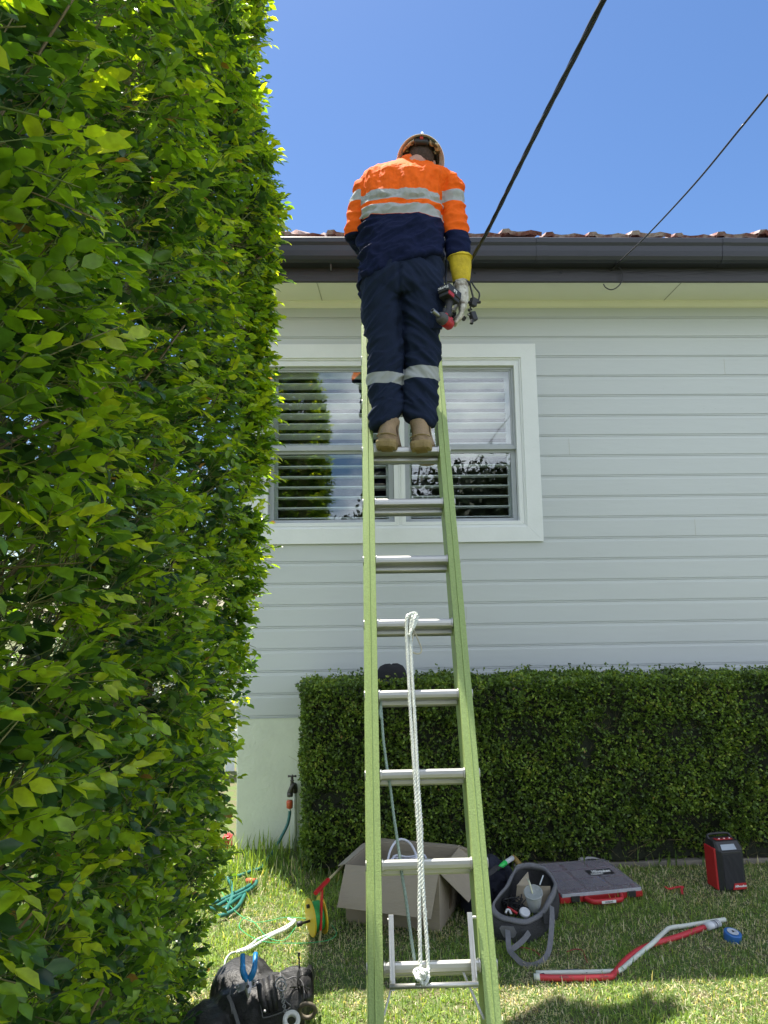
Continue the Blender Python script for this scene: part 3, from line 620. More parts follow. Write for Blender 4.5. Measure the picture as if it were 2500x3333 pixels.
# ---- shirt
YS = 3.60
zb = lambda y, Y=3.47, x=1303: at(x, y, Y).z
sh = MB()
T = [(1158, 1446, 890, 3.55, .150, .36), (1168, 1442, 870, 3.55, .147, .26), (1174, 1441, 835, 3.555, .142, .10), (1180, 1439, 780, 3.57, .138, 0), (1179, 1436, 720, 3.585, .135, 0), (1175, 1436, 660, 3.60, .134, 0),
     (1172, 1444, 620, 3.605, .130, 0), (1172, 1466, 592, 3.61, .122, 0), (1184, 1474, 570, 3.615, .108, 0), (1214, 1453, 555, 3.625, .088, -.04), (1248, 1430, 545, 3.635, .074, -.06), (1288, 1412, 533, 3.645, .062, -.08), (1300, 1402, 524, 3.655, .056, -.10)]
sh.loft([ring(a, b, y, Y, r, 40, 2.5, t) for a, b, y, Y, r, t in T])
A = [(1418, 1484, 576, 3.60, .052), (1430, 1499, 598, 3.60, .060), (1436, 1509, 640, 3.595, .062), (1438, 1517, 690, 3.59, .061), (1440, 1525, 735, 3.58, .060), (1446, 1530, 780, 3.57, .056), (1451, 1530, 820, 3.56, .052), (1453, 1529, 838, 3.555, .050)]
sh.loft([ring(a, b, y, Y, r, 24, 2.1) for a, b, y, Y, r in A])
A = [(1186, 1240, 580, 3.61, .052), (1160, 1226, 606, 3.605, .060), (1141, 1215, 652, 3.60, .060), (1129, 1208, 700, 3.595, .060), (1121, 1200, 745, 3.59, .058), (1124, 1198, 778, 3.60, .052)]
LA = [ring(a, b, y, Y, r, 24, 2.1) for a, b, y, Y, r in A]; sh.loft(LA)
e0, e1 = at(1161, 770, 3.60), at(1212, 850, 3.88); ax = e1-e0
sh.loft([aring(e0.lerp(e1, t), ax, r, r) for t, r in ((-.02, .050), (.2, .056), (.5, .050), (.8, .042), (1, .040))])
XR0, XL0 = at(1437, 700, 3.6).x, at(1177, 700, 3.6).x
def shirt_post(me):
    n = len(me.vertices); co = np.empty(n*3); me.vertices.foreach_get('co', co); co = co.reshape(-1, 3)
    nr = np.empty(n*3); me.vertex_normals.foreach_get('vector', nr); nr = nr.reshape(-1, 3)
    arm = np.zeros(n); zt = zb(640)
    for i in range(n):
        p = Vector(co[i]); isarm = (p.x > XR0+.002 or p.x < XL0-.002) and p.z < zb(606, 3.55)
        arm[i] = isarm
        if isarm: d = .011*fold(p, 7, (1, 1, 2.2), 3)+.0035*fold(p, 18, (1, 1, 1.6), 9)
        elif p.z > zt: d = .021*fold(p, 9, (1.5, .5, .22), 1)*min(1, (zb(520)-p.z)/.05+.2)+.006*fold(p, 24, (1.6, 1, .5), 5)+.003*fold(p, 30, (.7, 1, 1.5), 15)
        else:
            q = Vector((p.x*.8+p.z*.7, p.y, p.z*.8-p.x*.55)); edge = max(0, min(1, (XL0+.11-p.x)/.08))
            d = .018*fold(q, 7, (.7, .5, 2.0), 7)+.006*fold(q, 19, (.8, .6, 2), 2)+.026*edge*fold(q, 12, (.8, .6, 1.8), 12)
        d = max(0, d)
        co[i] += nr[i]*(d-.007)
    me.vertices.foreach_set('co', co.ravel()); a = me.attributes.new('arm', 'FLOAT', 'POINT'); a.data.foreach_set('value', arm.astype(np.float32))
sme = remeshed(sh, .0065, 7, shirt_post)
def banded(name, rough, bands_a, bands_b, base, attr=None, zscale=None, wave=.006):
    """fabric whose coloured panels and tape are sewn at set heights: bands are (z_low, z_high, colour), later wins"""
    m = mat(name, base, rough, var=.08, vscale=25, bump=.25, bscale=420, spec=.12); n = m.node_tree.nodes; l = m.node_tree.links; b = n['Principled BSDF']
    src = b.inputs['Base Color'].links[0].from_socket
    g = n.new('ShaderNodeNewGeometry'); sx = n.new('ShaderNodeSeparateXYZ'); l.new(g.outputs['Position'], sx.inputs[0])
    wv = n.new('ShaderNodeTexNoise'); wv.inputs['Scale'].default_value = 9; wv.inputs['Detail'].default_value = 1; l.new(g.outputs['Position'], wv.inputs[0])
    ma = n.new('ShaderNodeMath'); ma.operation = 'MULTIPLY_ADD'; ma.inputs[1].default_value = wave*2; l.new(wv.outputs[0], ma.inputs[0]); l.new(sx.outputs['Z'], ma.inputs[2])
    sb = n.new('ShaderNodeMath'); sb.operation = 'SUBTRACT'; sb.inputs[1].default_value = wave; l.new(ma.outputs[0], sb.inputs[0]); z = sb.outputs[0]
    def stack(cur, bands):
        for lo, hi, c in bands:
            g1 = n.new('ShaderNodeMath'); g1.operation = 'GREATER_THAN'; g1.inputs[1].default_value = lo; l.new(z, g1.inputs[0])
            g2 = n.new('ShaderNodeMath'); g2.operation = 'LESS_THAN'; g2.inputs[1].default_value = hi; l.new(z, g2.inputs[0])
            g3 = n.new('ShaderNodeMath'); g3.operation = 'MULTIPLY'; l.new(g1.outputs[0], g3.inputs[0]); l.new(g2.outputs[0], g3.inputs[1])
            x = n.new('ShaderNodeMix'); x.data_type = 'RGBA'; l.new(g3.outputs[0], x.inputs[0]); l.new(cur, x.inputs[6]); x.inputs[7].default_value = (*c, 1); cur = x.outputs[2]
        return cur
    a = stack(src, bands_a); bb = stack(src, bands_b)
    if attr == 'x':
        gx = n.new('ShaderNodeMath'); gx.operation = 'GREATER_THAN'; gx.inputs[1].default_value = zscale; l.new(sx.outputs['X'], gx.inputs[0]); f = gx.outputs[0]
    else:
        at_ = n.new('ShaderNodeAttribute'); at_.attribute_name = attr; gx = n.new('ShaderNodeMath'); gx.operation = 'GREATER_THAN'; gx.inputs[1].default_value = .5; l.new(at_.outputs['Fac'], gx.inputs[0]); f = gx.outputs[0]
    x = n.new('ShaderNodeMix'); x.data_type = 'RGBA'; l.new(f, x.inputs[0]); l.new(a, x.inputs[6]); l.new(bb, x.inputs[7]); l.new(x.outputs[2], b.inputs['Base Color'])
    return m
ORG, NAV, TAP, NV2 = (.84, .13, .010), (.006, .011, .042), (.37, .39, .39), (.013, .021, .047)
big = 99
M['shirt'] = banded('work shirt', .75, [(-big, zb(701), NAV), (zb(700), zb(667), TAP), (zb(650), zb(617), TAP)], [(-big, zb(750, 3.53), NAV), (zb(648, 3.53), zb(612, 3.53), TAP)], ORG, 'arm')
shirt = link('shirt', sme, M['shirt'], man, True)
co_ = MB(); r0 = ring(1298, 1404, 530, 3.652, .058, 28, 2.1, -.08); r1 = ring(1304, 1402, 520, 3.665, .056, 28, 2.1, -.07)
co_.loft([r0, r1], cap=False); col = co_.build('collar', mat('orange collar', ORG, .8, bump=.3, bscale=300), shirt, smooth=True)
sd = col.modifiers.new('s', 'SOLIDIFY'); sd.thickness = .006
# ---- trousers
tr_ = MB()
tr_.loft([ring(a, b, y, Y, r, 36, 2.5) for a, b, y, Y, r in ((1186, 1430, 800, 3.57, .105), (1180, 1438, 860, 3.55, .122), (1176, 1444, 915, 3.535, .135), (1180, 1447, 950, 3.53, .128), (1195, 1440, 975, 3.53, .105))])
LL = [(1180, 1312, 905, 3.53, .115), (1178, 1308, 950, 3.53, .112), (1182, 1307, 1031, 3.525, .098), (1195, 1314, 1121, 3.51, .088), (1202, 1312, 1190, 3.50, .080), (1199, 1309, 1248, 3.485, .075), (1206, 1309, 1315, 3.46, .070), (1208, 1304, 1360, 3.445, .068), (1212, 1292, 1380, 3.435, .066)]
tr_.loft([ring(a, b, y, Y, r, 26, 2.15, t) for (a, b, y, Y, r), t in zip(LL, (0, 0, 0, 0, 0, 0, .1, .25, .35, .40))])
RL = [(1292, 1444, 905, 3.53, .115), (1300, 1447, 950, 3.53, .112), (1306, 1446, 1020, 3.525, .098), (1314, 1431, 1096, 3.51, .088), (1320, 1432, 1150, 3.505, .083), (1320, 1424, 1212, 3.49, .078), (1312, 1420, 1284, 3.47, .072), (1312, 1424, 1345, 3.45, .070), (1328, 1410, 1376, 3.44, .066)]
tr_.loft([ring(a, b, y, Y, r, 26, 2.15, t) for (a, b, y, Y, r), t in zip(RL, (0, 0, 0, 0, 0, 0, -.1, -.3, -.4, -.45))])
XM = at(1312, 1220, 3.5).x; ZK = at(1312, 1150, 3.45).z; ZC = at(1312, 1300, 3.4).z
def tr_post(me):
    n = len(me.vertices); co = np.empty(n*3); me.vertices.foreach_get('co', co); co = co.reshape(-1, 3)
    nr = np.empty(n*3); me.vertex_normals.foreach_get('vector', nr); nr = nr.reshape(-1, 3)
    for i in range(n):
        p = Vector(co[i]); s = 1 if p.x > XM else -1; q = Vector((p.x, p.y, p.z+s*p.x*.9))
        d = .015*fold(q, 6, (.6, .6, 1.7), 2+s)+.007*fold(q, 15, (.8, .7, 1.6), 8+s)
        if p.z < ZC: d += .011*fold(q, 9, (.5, .5, 2.2), 4+s)
        elif p.z < ZK: d += .006*fold(q, 9, (.6, .6, 1.6), 6)
        co[i] += nr[i]*(d-.007)
        dx = (p.x-at_seam)/.010    # seat seam
        if p.y < 3.5 and p.z > ZK: co[i, 1] += .012*math.exp(-dx*dx)
    me.vertices.foreach_set('co', co.ravel())
at_seam = at(1300, 980, 3.42).x
tme = remeshed(tr_, .0065, 6, tr_post)
M['trousers'] = banded('work trousers', .8, [(at(1258, 1248, 3.42).z, at(1258, 1211, 3.42).z, TAP)], [(at(1370, 1232, 3.42).z, at(1370, 1190, 3.42).z, TAP)], NV2, 'x', XM, wave=.003)
trousers = link('trousers', tme, M['trousers'], man, True)
cp = MB()
def patch(mb, px, Y, th=.006, bulge=.006):
    """small sewn panel: outline in pixels at depth Y, wrapped back at its right end"""
    P = [at(x, y, Y+max(0, (x-1400)/46)**2*.055) for x, y in px]; c = sum(P, V(0, 0, 0))/len(P)+V(0, -bulge, 0); n = len(P)
    mb.add(P+[c], [(i, (i+1) % n, n) for i in range(n)])
    mb.add([p+V(0, .02, 0) for p in P]+P, [(i, (i+1) % n, n+(i+1) % n, n+i) for i in range(n)])
patch(cp, [(1390, 956), (1418, 958), (1442, 962), (1447, 985), (1446, 1020), (1425, 1008), (1398, 996), (1391, 985)], 3.418)
fl = cp.build('pocket_flap', M['trousers'], trousers, bevel=.002)
cp = MB(); patch(cp, [(1386, 1000), (1410, 1003), (1440, 1018), (1446, 1040), (1440, 1068), (1410, 1068), (1380, 1066)], 3.424, bulge=.010)
cp.build('cargo_pocket', M['trousers'], trousers, bevel=.002)
# ---- boots
M['boot'] = mat('tan suede boot', (.33, .235, .15), .85, bump=.35, bscale=120, var=.16, vscale=18)
M['sole'] = mat('boot sole', (.30, .22, .10), .8, var=.15, vscale=40, bump=.3)
def boot(px, py, yaw, roll):
    R_ = Matrix.Rotation(math.radians(yaw), 3, 'Z')@Matrix.Rotation(math.radians(-9), 3, 'X')@Matrix.Rotation(math.radians(roll), 3, 'Y')
    O = at(px, py, 3.335)      # bottom of the heel's back edge
    f = lambda x, y, z: O+R_@V(x*1.34, y*1.04, z*1.18)
    b = MB()
    # sole outline (x half width at distance y from the heel)
    out_ = [(0, .018), (.006, .030), (.02, .038), (.06, .039), (.10, .036), (.15, .043), (.20, .050), (.25, .046), (.28, .034), (.295, .014)]
    def srings(z0, z1, gr):
        pl = [(w, y) for y, w in out_]+[(-w, y) for y, w in reversed(out_)]
        return [[f(x*gr, y, z) for x, y in pl] for z in (z0, z1)]
    s_ = MB()
    pl = [(w, y) for y, w in out_ if y < .085]; pl = pl+[(-x, y) for x, y in reversed(pl)]
    s_.loft([[f(x*.93, y+.003, 0) for x, y in pl], [f(x, y, .010) for x, y in pl], [f(x, y, .020) for x, y in pl]])
    pl = [(w, y) for y, w in out_]+[(-w, y) for y, w in reversed(out_)]
    s_.loft([[f(x*.97, y, .010+(.0 if y < .09 else -.002)) for x, y in pl], [f(x*1.03, y-.002, .022) for x, y in pl], [f(x*1.02, y, .034) for x, y in pl]])
    for i in range(5): s_.box(f(0, .012+.015*i, -.0015), (.060, .006, .005), R_)
    for i in range(6): s_.box(f(0, .125+.026*i, .006), (.074, .012, .006), R_)
    # upper: heel counter, shaft, instep, toe
    u_ = MB(); prof = []
    def ur(y0, y1, z, w, sh=0): # horizontal ring of the upper from y0 (back) to y1 (front)
        n = 24; c = (y0+y1)/2; h = (y1-y0)/2; return [f(w*math.cos(2*math.pi*i/n)*(1-.12*math.sin(2*math.pi*i/n)), c+h*math.sin(2*math.pi*i/n)+sh, z) for i in range(n)]
    u_.loft([ur(.002, .290, .030, .045), ur(-.001, .285, .050, .044), ur(0, .26, .068, .040), ur(.004, .20, .088, .037), ur(.008, .155, .108, .037), ur(.008, .140, .125, .040), ur(.008, .140, .138, .042), ur(.012, .140, .145, .040)])
    me = remeshed(u_, .005, 5); up = link('boot', me, M['boot'], man, True)
    s2 = s_.build('sole', M['sole'], up, bevel=.002)
    e_ = MB(); e_.tube([f(.036*math.cos(a)*1.1, .04+.042*math.sin(a), .052-.006*math.sin(a)) for a in [math.pi+.3+i*(math.pi-.6)/10 for i in range(11)]], .0035, 6)
    e_.build('heel_band', M['sole'], up, smooth=True)
    e_ = MB(); e_.tube([f(.036, .055+.012*math.sin(i*.9), .05+i*.009) for i in range(14)], .0022, 6); e_.build('side_zip', mat('zip', (.06, .05, .04), .5, .5), up)
    return up
boot(1252, 1451, -12, 3); boot(1366, 1455, -15, -3)
# ---- hidden body under the clothes with head, neck and ears, one continuous surface
HC = at(1369, 524, 3.685); HA = V(.10, .50, .86).normalized()      # centre of the hat opening and the head's up axis
HX = V(1, 0, 0)-HA*HA.x; HX.normalize(); HB = HA.cross(HX).normalized()*-1   # HB points to the back of the head
if HB.y > 0: HB = -HB
hp = lambda x, b, a: HC+HX*x+HB*b+HA*a
bd = MB()
bd.loft([[hp(rx*math.cos(t), ry*math.sin(t)+o, a) for t in [2*math.pi*i/26 for i in range(26)]] for rx, ry, o, a in
         ((.030, .040, -.035, -.135), (.052, .070, -.022, -.115), (.062, .085, -.008, -.085), (.072, .094, 0, -.045), (.078, .099, .004, .0), (.078, .098, .004, .03), (.066, .082, .002, .07), (.040, .05, 0, .095), (.012, .015, 0, .103))])
nb_ = at(1350, 545, 3.63); nk = hp(0, .030, -.075); ax = nk-nb_
bd.loft([aring(nb_.lerp(nk, t), ax, r, r*1.05, 22) for t, r in ((-.5, .062), (0, .060), (.5, .056), (1, .052), (1.3, .045))])
for s in (-1, 1):   # ears
    bd.loft([[hp(s*(.073+a), .006+.020*math.cos(t)*k-.004, -.040+.032*math.sin(t)*k) for t in [2*math.pi*i/12 for i in range(12)]] for a, k in ((0, .8), (.008, 1), (.014, .95), (.016, .6))])
bd.loft([[hp(.010*math.cos(t)*k, -.088-d, -.055+.018*math.sin(t)*k) for t in [2*math.pi*i/10 for i in range(10)]] for d, k in ((0, 1.2), (.012, 1), (.022, .5))])  # nose
for (a, b, y, Y, r) in ():
    pass
bd.loft([ring(a, b, y, Y, r, 24) for a, b, y, Y, r in ((1200, 1420, 940, 3.53, .08), (1200, 1415, 860, 3.55, .08), (1205, 1410, 740, 3.58, .08), (1200, 1420, 640, 3.60, .08), (1215, 1440, 590, 3.61, .07), (1260, 1405, 560, 3.62, .055), (1310, 1390, 535, 3.63, .05))])
for L_ in (LL, RL): bd.loft([ring(a+22, b-22, y, Y, r*.6, 16) for a, b, y, Y, r in L_]+[ring(L_[-1][0]+15, L_[-1][1]-15, 1425, 3.44, .03, 16)])
bd.loft([ring(a+16, b-16, y, Y, r*.6, 16) for a, b, y, Y, r in ((1418, 1484, 585, 3.60, .052), (1438, 1517, 690, 3.59, .061), (1446, 1530, 780, 3.57, .056), (1455, 1529, 838, 3.555, .050), (1462, 1524, 925, 3.545, .036))])
bd.loft([ring(a+16, b-16, y, Y, r*.6, 16) for a, b, y, Y, r in ((1186, 1240, 585, 3.61, .052), (1141, 1215, 652, 3.60, .060), (1128, 1192, 765, 3.60, .045))])
bd.loft([aring(e0.lerp(e1, t), e1-e0, .03, .03) for t in (.1, .5, 1.1)])
M['skin'] = mat('skin', (.44, .235, .17), .5, var=.08, vscale=20, bump=.15, bscale=150)
body = link('body', remeshed(bd, .006, 4), M['skin'], man, True)
hr = MB(); hr.loft([[hp(rx*math.cos(t), ry*math.sin(t)+o, a) for t in [math.pi*.02+math.pi*.96*i/24 for i in range(25)]] for rx, ry, o, a in
         ((.050, .060, .010, -.098), (.066, .088, .001, -.078), (.0755, .0975, 0, -.045), (.0815, .1025, .004, .0), (.081, .1015, .004, .03), (.069, .086, .002, .07), (.042, .052, 0, .097))], closed=False)
hr.build('hair', mat('short dark hair', (.045, .028, .018), .85, bump=1, bscale=260, col2=(.12, .07, .05), mixr=(.45, .7), vscale=120), body, smooth=True)
# ---- hard hat
M['hat'] = mat('white hard hat', (.80, .80, .80), .35, var=.05, vscale=8)
hh = MB(); n = 44
def hr_ring(rx, ry, a, o=0, dip=0): return [hp(rx*math.cos(t), ry*math.sin(t)+o, a+dip*math.cos(t)**2) for t in [2*math.pi*i/n for i in range(n)]]
outer = [hr_ring(.140, .158, -.012, 0, -.012), hr_ring(.130, .147, .004, 0, -.008), hr_ring(.112, .128, .016), hr_ring(.106, .122, .030), hr_ring(.102, .117, .062), hr_ring(.088, .100, .100), hr_ring(.062, .070, .126), hr_ring(.026, .03, .139)]
inner = [hr_ring(.022, .026, .134), hr_ring(.058, .066, .121), hr_ring(.084, .096, .096), hr_ring(.098, .113, .060), hr_ring(.102, .118, .028), hr_ring(.108, .124, .012), hr_ring(.128, .144, .000, 0, -.008), hr_ring(.138, .156, -.015, 0, -.012)]
hh.loft(outer+[[hp(0, 0, .142)]*n], cap=False); hh.loft([inner[-1], outer[0]], cap=False); hl = MB(); hl.loft(inner, cap=False)
hat = hh.build('hard_hat', M['hat'], man, smooth=True); hl.build('brim_underside', mat('pale hat underside', (.82, .86, .90), .5, var=.04), hat, smooth=True)
hl = MB(); hl.loft([hr_ring(.020, .024, .130), hr_ring(.056, .064, .117), hr_ring(.081, .093, .093), hr_ring(.095, .110, .058), hr_ring(.099, .115, .028), hr_ring(.107, .123, .008)], cap=False)
hl.build('crown_liner', mat('camouflage liner', (.030, .026, .022), .9, col2=(.26, .22, .16), mixr=(.50, .60), vscale=26, detail=1), hat, smooth=True)
hl = MB(); hl.loft([hr_ring(.094, .112, -.004), hr_ring(.104, .120, .006)], cap=False); hl.build('headband_ring', mat('black band', (.02, .02, .02), .7), hat, smooth=True)
rd = MB(); rd.tube(spline([hp(0, b, a) for b, a in ((.118, .055), (.100, .105), (.055, .139), (0, .146), (-.055, .137), (-.10, .105))], 6), .010, 8, flat=1.6); rd.tube(spline([hp(.03, b, a) for b, a in ((.112, .055), (.094, .100), (.052, .131), (0, .141), (-.052, .131))], 6), .006, 8); rd.tube(spline([hp(-.03, b, a) for b, a in ((.112, .055), (.094, .100), (.052, .131), (0, .141), (-.052, .131))], 6), .006, 8)
rd.build('crown_ridge', M['hat'], hat, smooth=True)
for s_, k_ in ((-1, 1), (1, 1.25)):
    q = MB(); q.tube(spline([hp(s_*.042, .118, -.014), hp(s_*.064, .104, -.020), hp(s_*.084, .080*k_, -.016), hp(s_*.098, .045, .004)], 5), [.013*k_]*15+[.008], 8, flat=.35); q.build('sweat_cloth', mat('camouflage cloth', (.10, .085, .055), .9, col2=(.58, .52, .42), mixr=(.42, .52), vscale=38, detail=1), hat, smooth=True)
hb = MB(); hb.loft([hr_ring(.086, .108, -.010), hr_ring(.089, .111, .004), hr_ring(.086, .108, .018), hr_ring(.083, .105, .004)], cap=False)
hb.loft([hr_ring(.086, .108, -.010), hr_ring(.083, .105, .004)], cap=False)
hb.loft([hr_ring(.060, .075, .10), hr_ring(.080, .100, .060), hr_ring(.092, .112, .010)], cap=False)
hb.build('headband', mat('black harness', (.02, .02, .022), .6), hat, smooth=True)
ht = MB()
for t in (.5, .95, 2.2, 2.65, 1.25, 1.9): ht.tube(spline([hp(.088*math.cos(t), .110*math.sin(t), -.004), hp(.094*math.cos(t), .118*math.sin(t), .012), hp(.094*math.cos(t+.1), .112*math.sin(t+.1), .035)], 4), .005, 6, flat=2)
ht.build('harness_strap', mat('cream strap', (.55, .50, .40), .8), hat)
kn = MB(); kc = hp(-.002, .110, -.012); kn.box(kc+HB*.006, (.084, .034, .058), Matrix((HX, HB, HA)).transposed()); kn.build('ratchet', mat('black plastic', (.018, .018, .02), .5), hat, bevel=.015, seg=4)
kn = MB(); kn.lathe([(.011, 0), (.011, .008), (.008, .012)], kc+HB*.020, HB-HA*.5, 16); kn.build('dial', mat('red dial', (.45, .03, .02), .5), hat)
# ---- glove: yellow gauntlet and pale leather hand
M['yellow'] = mat('yellow leather', (.50, .37, .015), .75, bump=.4, bscale=60, col2=(.66, .50, .02), mixr=(.35, .55), vscale=12)
M['leather'] = mat('pale dirty leather', (.20, .17, .12), .75, bump=.5, bscale=70, col2=(.60, .58, .50), mixr=(.38, .56), vscale=22)
GL = [(1461, 1531, 832, 3.555, .050), (1458, 1536, 838, 3.555, .052), (1461, 1534, 845, 3.555, .050), (1466, 1534, 875, 3.553, .046), (1472, 1531, 905, 3.55, .041), (1476, 1527, 924, 3.547, .038)]
gl_ = MB(); gl_.loft([ring(a, b, y, Y, r, 30, 2.2) for a, b, y, Y, r in GL]); glove = gl_.build('glove', M['yellow'], man, smooth=True)
tr2 = MB(); tr2.tube(ring(1458, 1537, 840, 3.555, .053, 30, 2.2)+ring(1458, 1537, 840, 3.555, .053, 30, 2.2)[:1], .003, 6); tr2.build('cuff_piping', M['yellow'], glove, smooth=True)
hd = MB(); HY = 3.50
hd.loft([ring(a, b, y, Y, r, 22, 2.2) for a, b, y, Y, r in ((1478, 1525, 915, 3.545, .036), (1477, 1524, 935, 3.54, .038), (1484, 1524, 955, 3.53, .042), (1490, 1525, 975, 3.52, .045), (1493, 1521, 995, 3.51, .043), (1494, 1516, 1006, 3.505, .036))])
for i, (dy, ln, cu) in enumerate(((-.036, .92, .8), (-.012, 1.05, 1.0), (.012, 1.0, 1.15), (.035, .82, 1.3))):
    a = at(1507-i*1.5, 992, HY+dy+.01); p1 = at(1502, 992+30*ln, HY+dy*1.1); p2 = at(1502-12*cu, 992+52*ln, HY+dy*1.05); p3 = at(1502-24*cu, 992+66*ln, HY+dy)
    P_ = [a, p1, p2, p3]; rr = [.0135, .0122, .0115, .0088]
    sp_ = spline(P_, 4); hd.tube(sp_, [np.interp(k/(len(sp_)-1)*3, range(4), rr) for k in range(len(sp_))], 10)
tp = spline([at(1505, 945, HY+.045), at(1494, 975, HY+.062), at(1484, 998, HY+.055), at(1476, 1014, HY+.040)], 4); hd.tube(tp, [.017-.0006*k for k in range(len(tp))], 10)
def lt_post(me):
    for v in me.vertices:
        q = Vector((v.co.x, v.co.y, v.co.z*.5)); v.co += v.normal*(.003*fold(q, 22, (1, 1, 1), 3)-.001)
link('hand', remeshed(hd, .0038, 3, lt_post), M['leather'], glove, True)
wb = MB(); wb.loft([ring(1474, 1529, 921, 3.547, .040, 24, 2.2), ring(1476, 1528, 927, 3.547, .041, 24, 2.2), ring(1478, 1526, 931, 3.545, .036, 24, 2.2)]); wb.build('wrist_elastic', mat('black elastic', (.02, .02, .02), .8), glove, smooth=True)
# left hand reaching out in front of the chest, gloved too
lg = MB(); c = e1; f_ = (e1-e0).normalized()
lg.loft([aring(c+f_*d, f_, a, b) for d, a, b in ((-.02, .04, .04), (.03, .038, .03), (.07, .045, .022), (.10, .042, .020))])
for i in range(4):
    o = c+f_*.095+Xv*(-.033+.022*i); lg.tube([o, o+f_*.035+V(0, 0, -.004), o+f_*.055+V(0, 0, -.022), o+f_*.05+V(0, 0, -.042)], [.011, .0105, .010, .008], 8)
lg.tube([c+f_*.03+Xv*.03, c+f_*.06+Xv*.055, c+f_*.085+Xv*.05], [.013, .012, .009], 8)
link('glove', remeshed(lg, .005, 3), M['leather'], man, True)

# ---------------------------------------------------------------- impact wrench hanging upside down from the gloved hand
M['blk'] = mat('black tool plastic', (.020, .020, .022), .5, var=.2, vscale=30, bump=.15, bscale=150)
M['red'] = mat('red tool plastic', (.42, .018, .022), .42, var=.10, vscale=14)
M['steel'] = mat('steel', (.32, .32, .33), .35, .9)
M['white'] = mat('white print', (.75, .75, .74), .6, var=.02)
WC = at(1466, 955, 3.43); wr = thing('impact_wrench', 'red and black cordless impact wrench hanging upside down beside the right thigh', 'impact wrench', tuple(WC))
WA = (at(1458, 1055, 3.42)-at(1470, 965, 3.45)).normalized(); WF = V(-.70, -.70, .05); WF = (WF-WA*WF.dot(WA)).normalized(); WS = WA.cross(WF)
RW = Matrix((WF, WS, WA)).transposed()
def wp(f, s, a): return WC+WF*f+WS*s+WA*a
b = MB(); b.box(wp(.004, 0, .002), (.112, .074, .046), RW); bat = b.build('battery', M['blk'], wr, bevel=.008, seg=3)
b = MB(); b.box(wp(.004, 0, .036), (.098, .066, .024), RW); b.build('battery_foot', M['blk'], wr, bevel=.006)
b = MB(); b.box(wp(.030, -.034, .034), (.045, .006, .022), RW); b.build('foot_trim', M['red'], wr, bevel=.002)
b = MB(); b.box(wp(.0, 0, -.0225), (.036, .022, .003), RW); b.build('release_label', M['red'], bat)
gp = MB(); gp.loft([[wp(f+rf*math.cos(t), rs*math.sin(t), a) for t in [2*math.pi*i/18 for i in range(18)]] for f, rf, rs, a in ((0, .030, .022, .045), (-.002, .021, .017, .065), (-.003, .020, .016, .10), (0, .023, .018, .13), (.004, .026, .021, .152))])
gp.build('grip', M['blk'], wr, smooth=True)
b = MB(); b.box(wp(.028, 0, .125), (.014, .016, .034), RW); b.build('trigger', M['blk'], wr, bevel=.004)
hw = MB(); hc_ = wp(.0, 0, .178); hw.lathe([(.010, -.040), (.024, -.036), (.029, -.03), (.029, -.010), (.031, .0), (.030, .022)], hc_, WF, 24); hw.build('motor_housing', M['red'], wr, smooth=True)
hw = MB(); hw.box(wp(.0, 0, .150), (.062, .036, .020), RW); hw.build('yoke', M['red'], wr, bevel=.006)
hw = MB(); hw.lathe([(.031, .022), (.032, .028), (.031, .048), (.025, .060), (.014, .064)], hc_, WF, 24); hw.build('gear_case', mat('grey gear case', (.07, .07, .07), .5), wr, smooth=True)
hw = MB(); hw.lathe([(.009, .064), (.009, .076), (.0125, .078), (.0125, .118), (.0085, .119), (.008, .095)], hc_, WF, 20); hw.build('socket', M['steel'], wr)
def text_obj(txt, size, O, X, Y, m, parent, name='lettering', shear=0, align='CENTER', ext=.0006, bold=0, ys=1):
    cu = bpy.data.curves.new('t', 'FONT'); cu.body = txt; cu.size = size; cu.shear = shear; cu.extrude = ext; cu.align_x = align; cu.align_y = 'CENTER'; cu.offset = bold; cu.resolution_u = 3
    o = bpy.data.objects.new('t', cu); COL.objects.link(o); dg = bpy.context.evaluated_depsgraph_get(); me = bpy.data.meshes.new_from_object(o.evaluated_get(dg))
    bpy.data.objects.remove(o); bpy.data.curves.remove(cu)
    X = Vector(X).normalized(); Y = Vector(Y); Y = (Y-X*Y.dot(X)).normalized(); Z = X.cross(Y); O = Vector(O)
    for v in me.vertices: c = v.co.copy(); v.co = O+X*c.x+Y*(c.y*ys)+Z*c.z
    me.materials.clear(); return link(name, me, m, parent)
# hand lettering on the battery reads upside down
nf = -WS if (-WS).y < 0 else WS
def face_text(txt, size, c, nrm, up, par, **k):
    nrm = Vector(nrm).normalized(); up = Vector(up); up = (up-nrm*up.dot(nrm)).normalized(); X = up.cross(nrm); return text_obj(txt, size, Vector(c)+nrm*.0008, X, up, M['white'], par, **k)
face_text('Torrac', .026, wp(.060, 0, .003), WF, WA, bat, bold=.0005)
face_text('5.0', .022, wp(.004, 0, .003)+nf*.037, nf, WA, bat, bold=.0008)

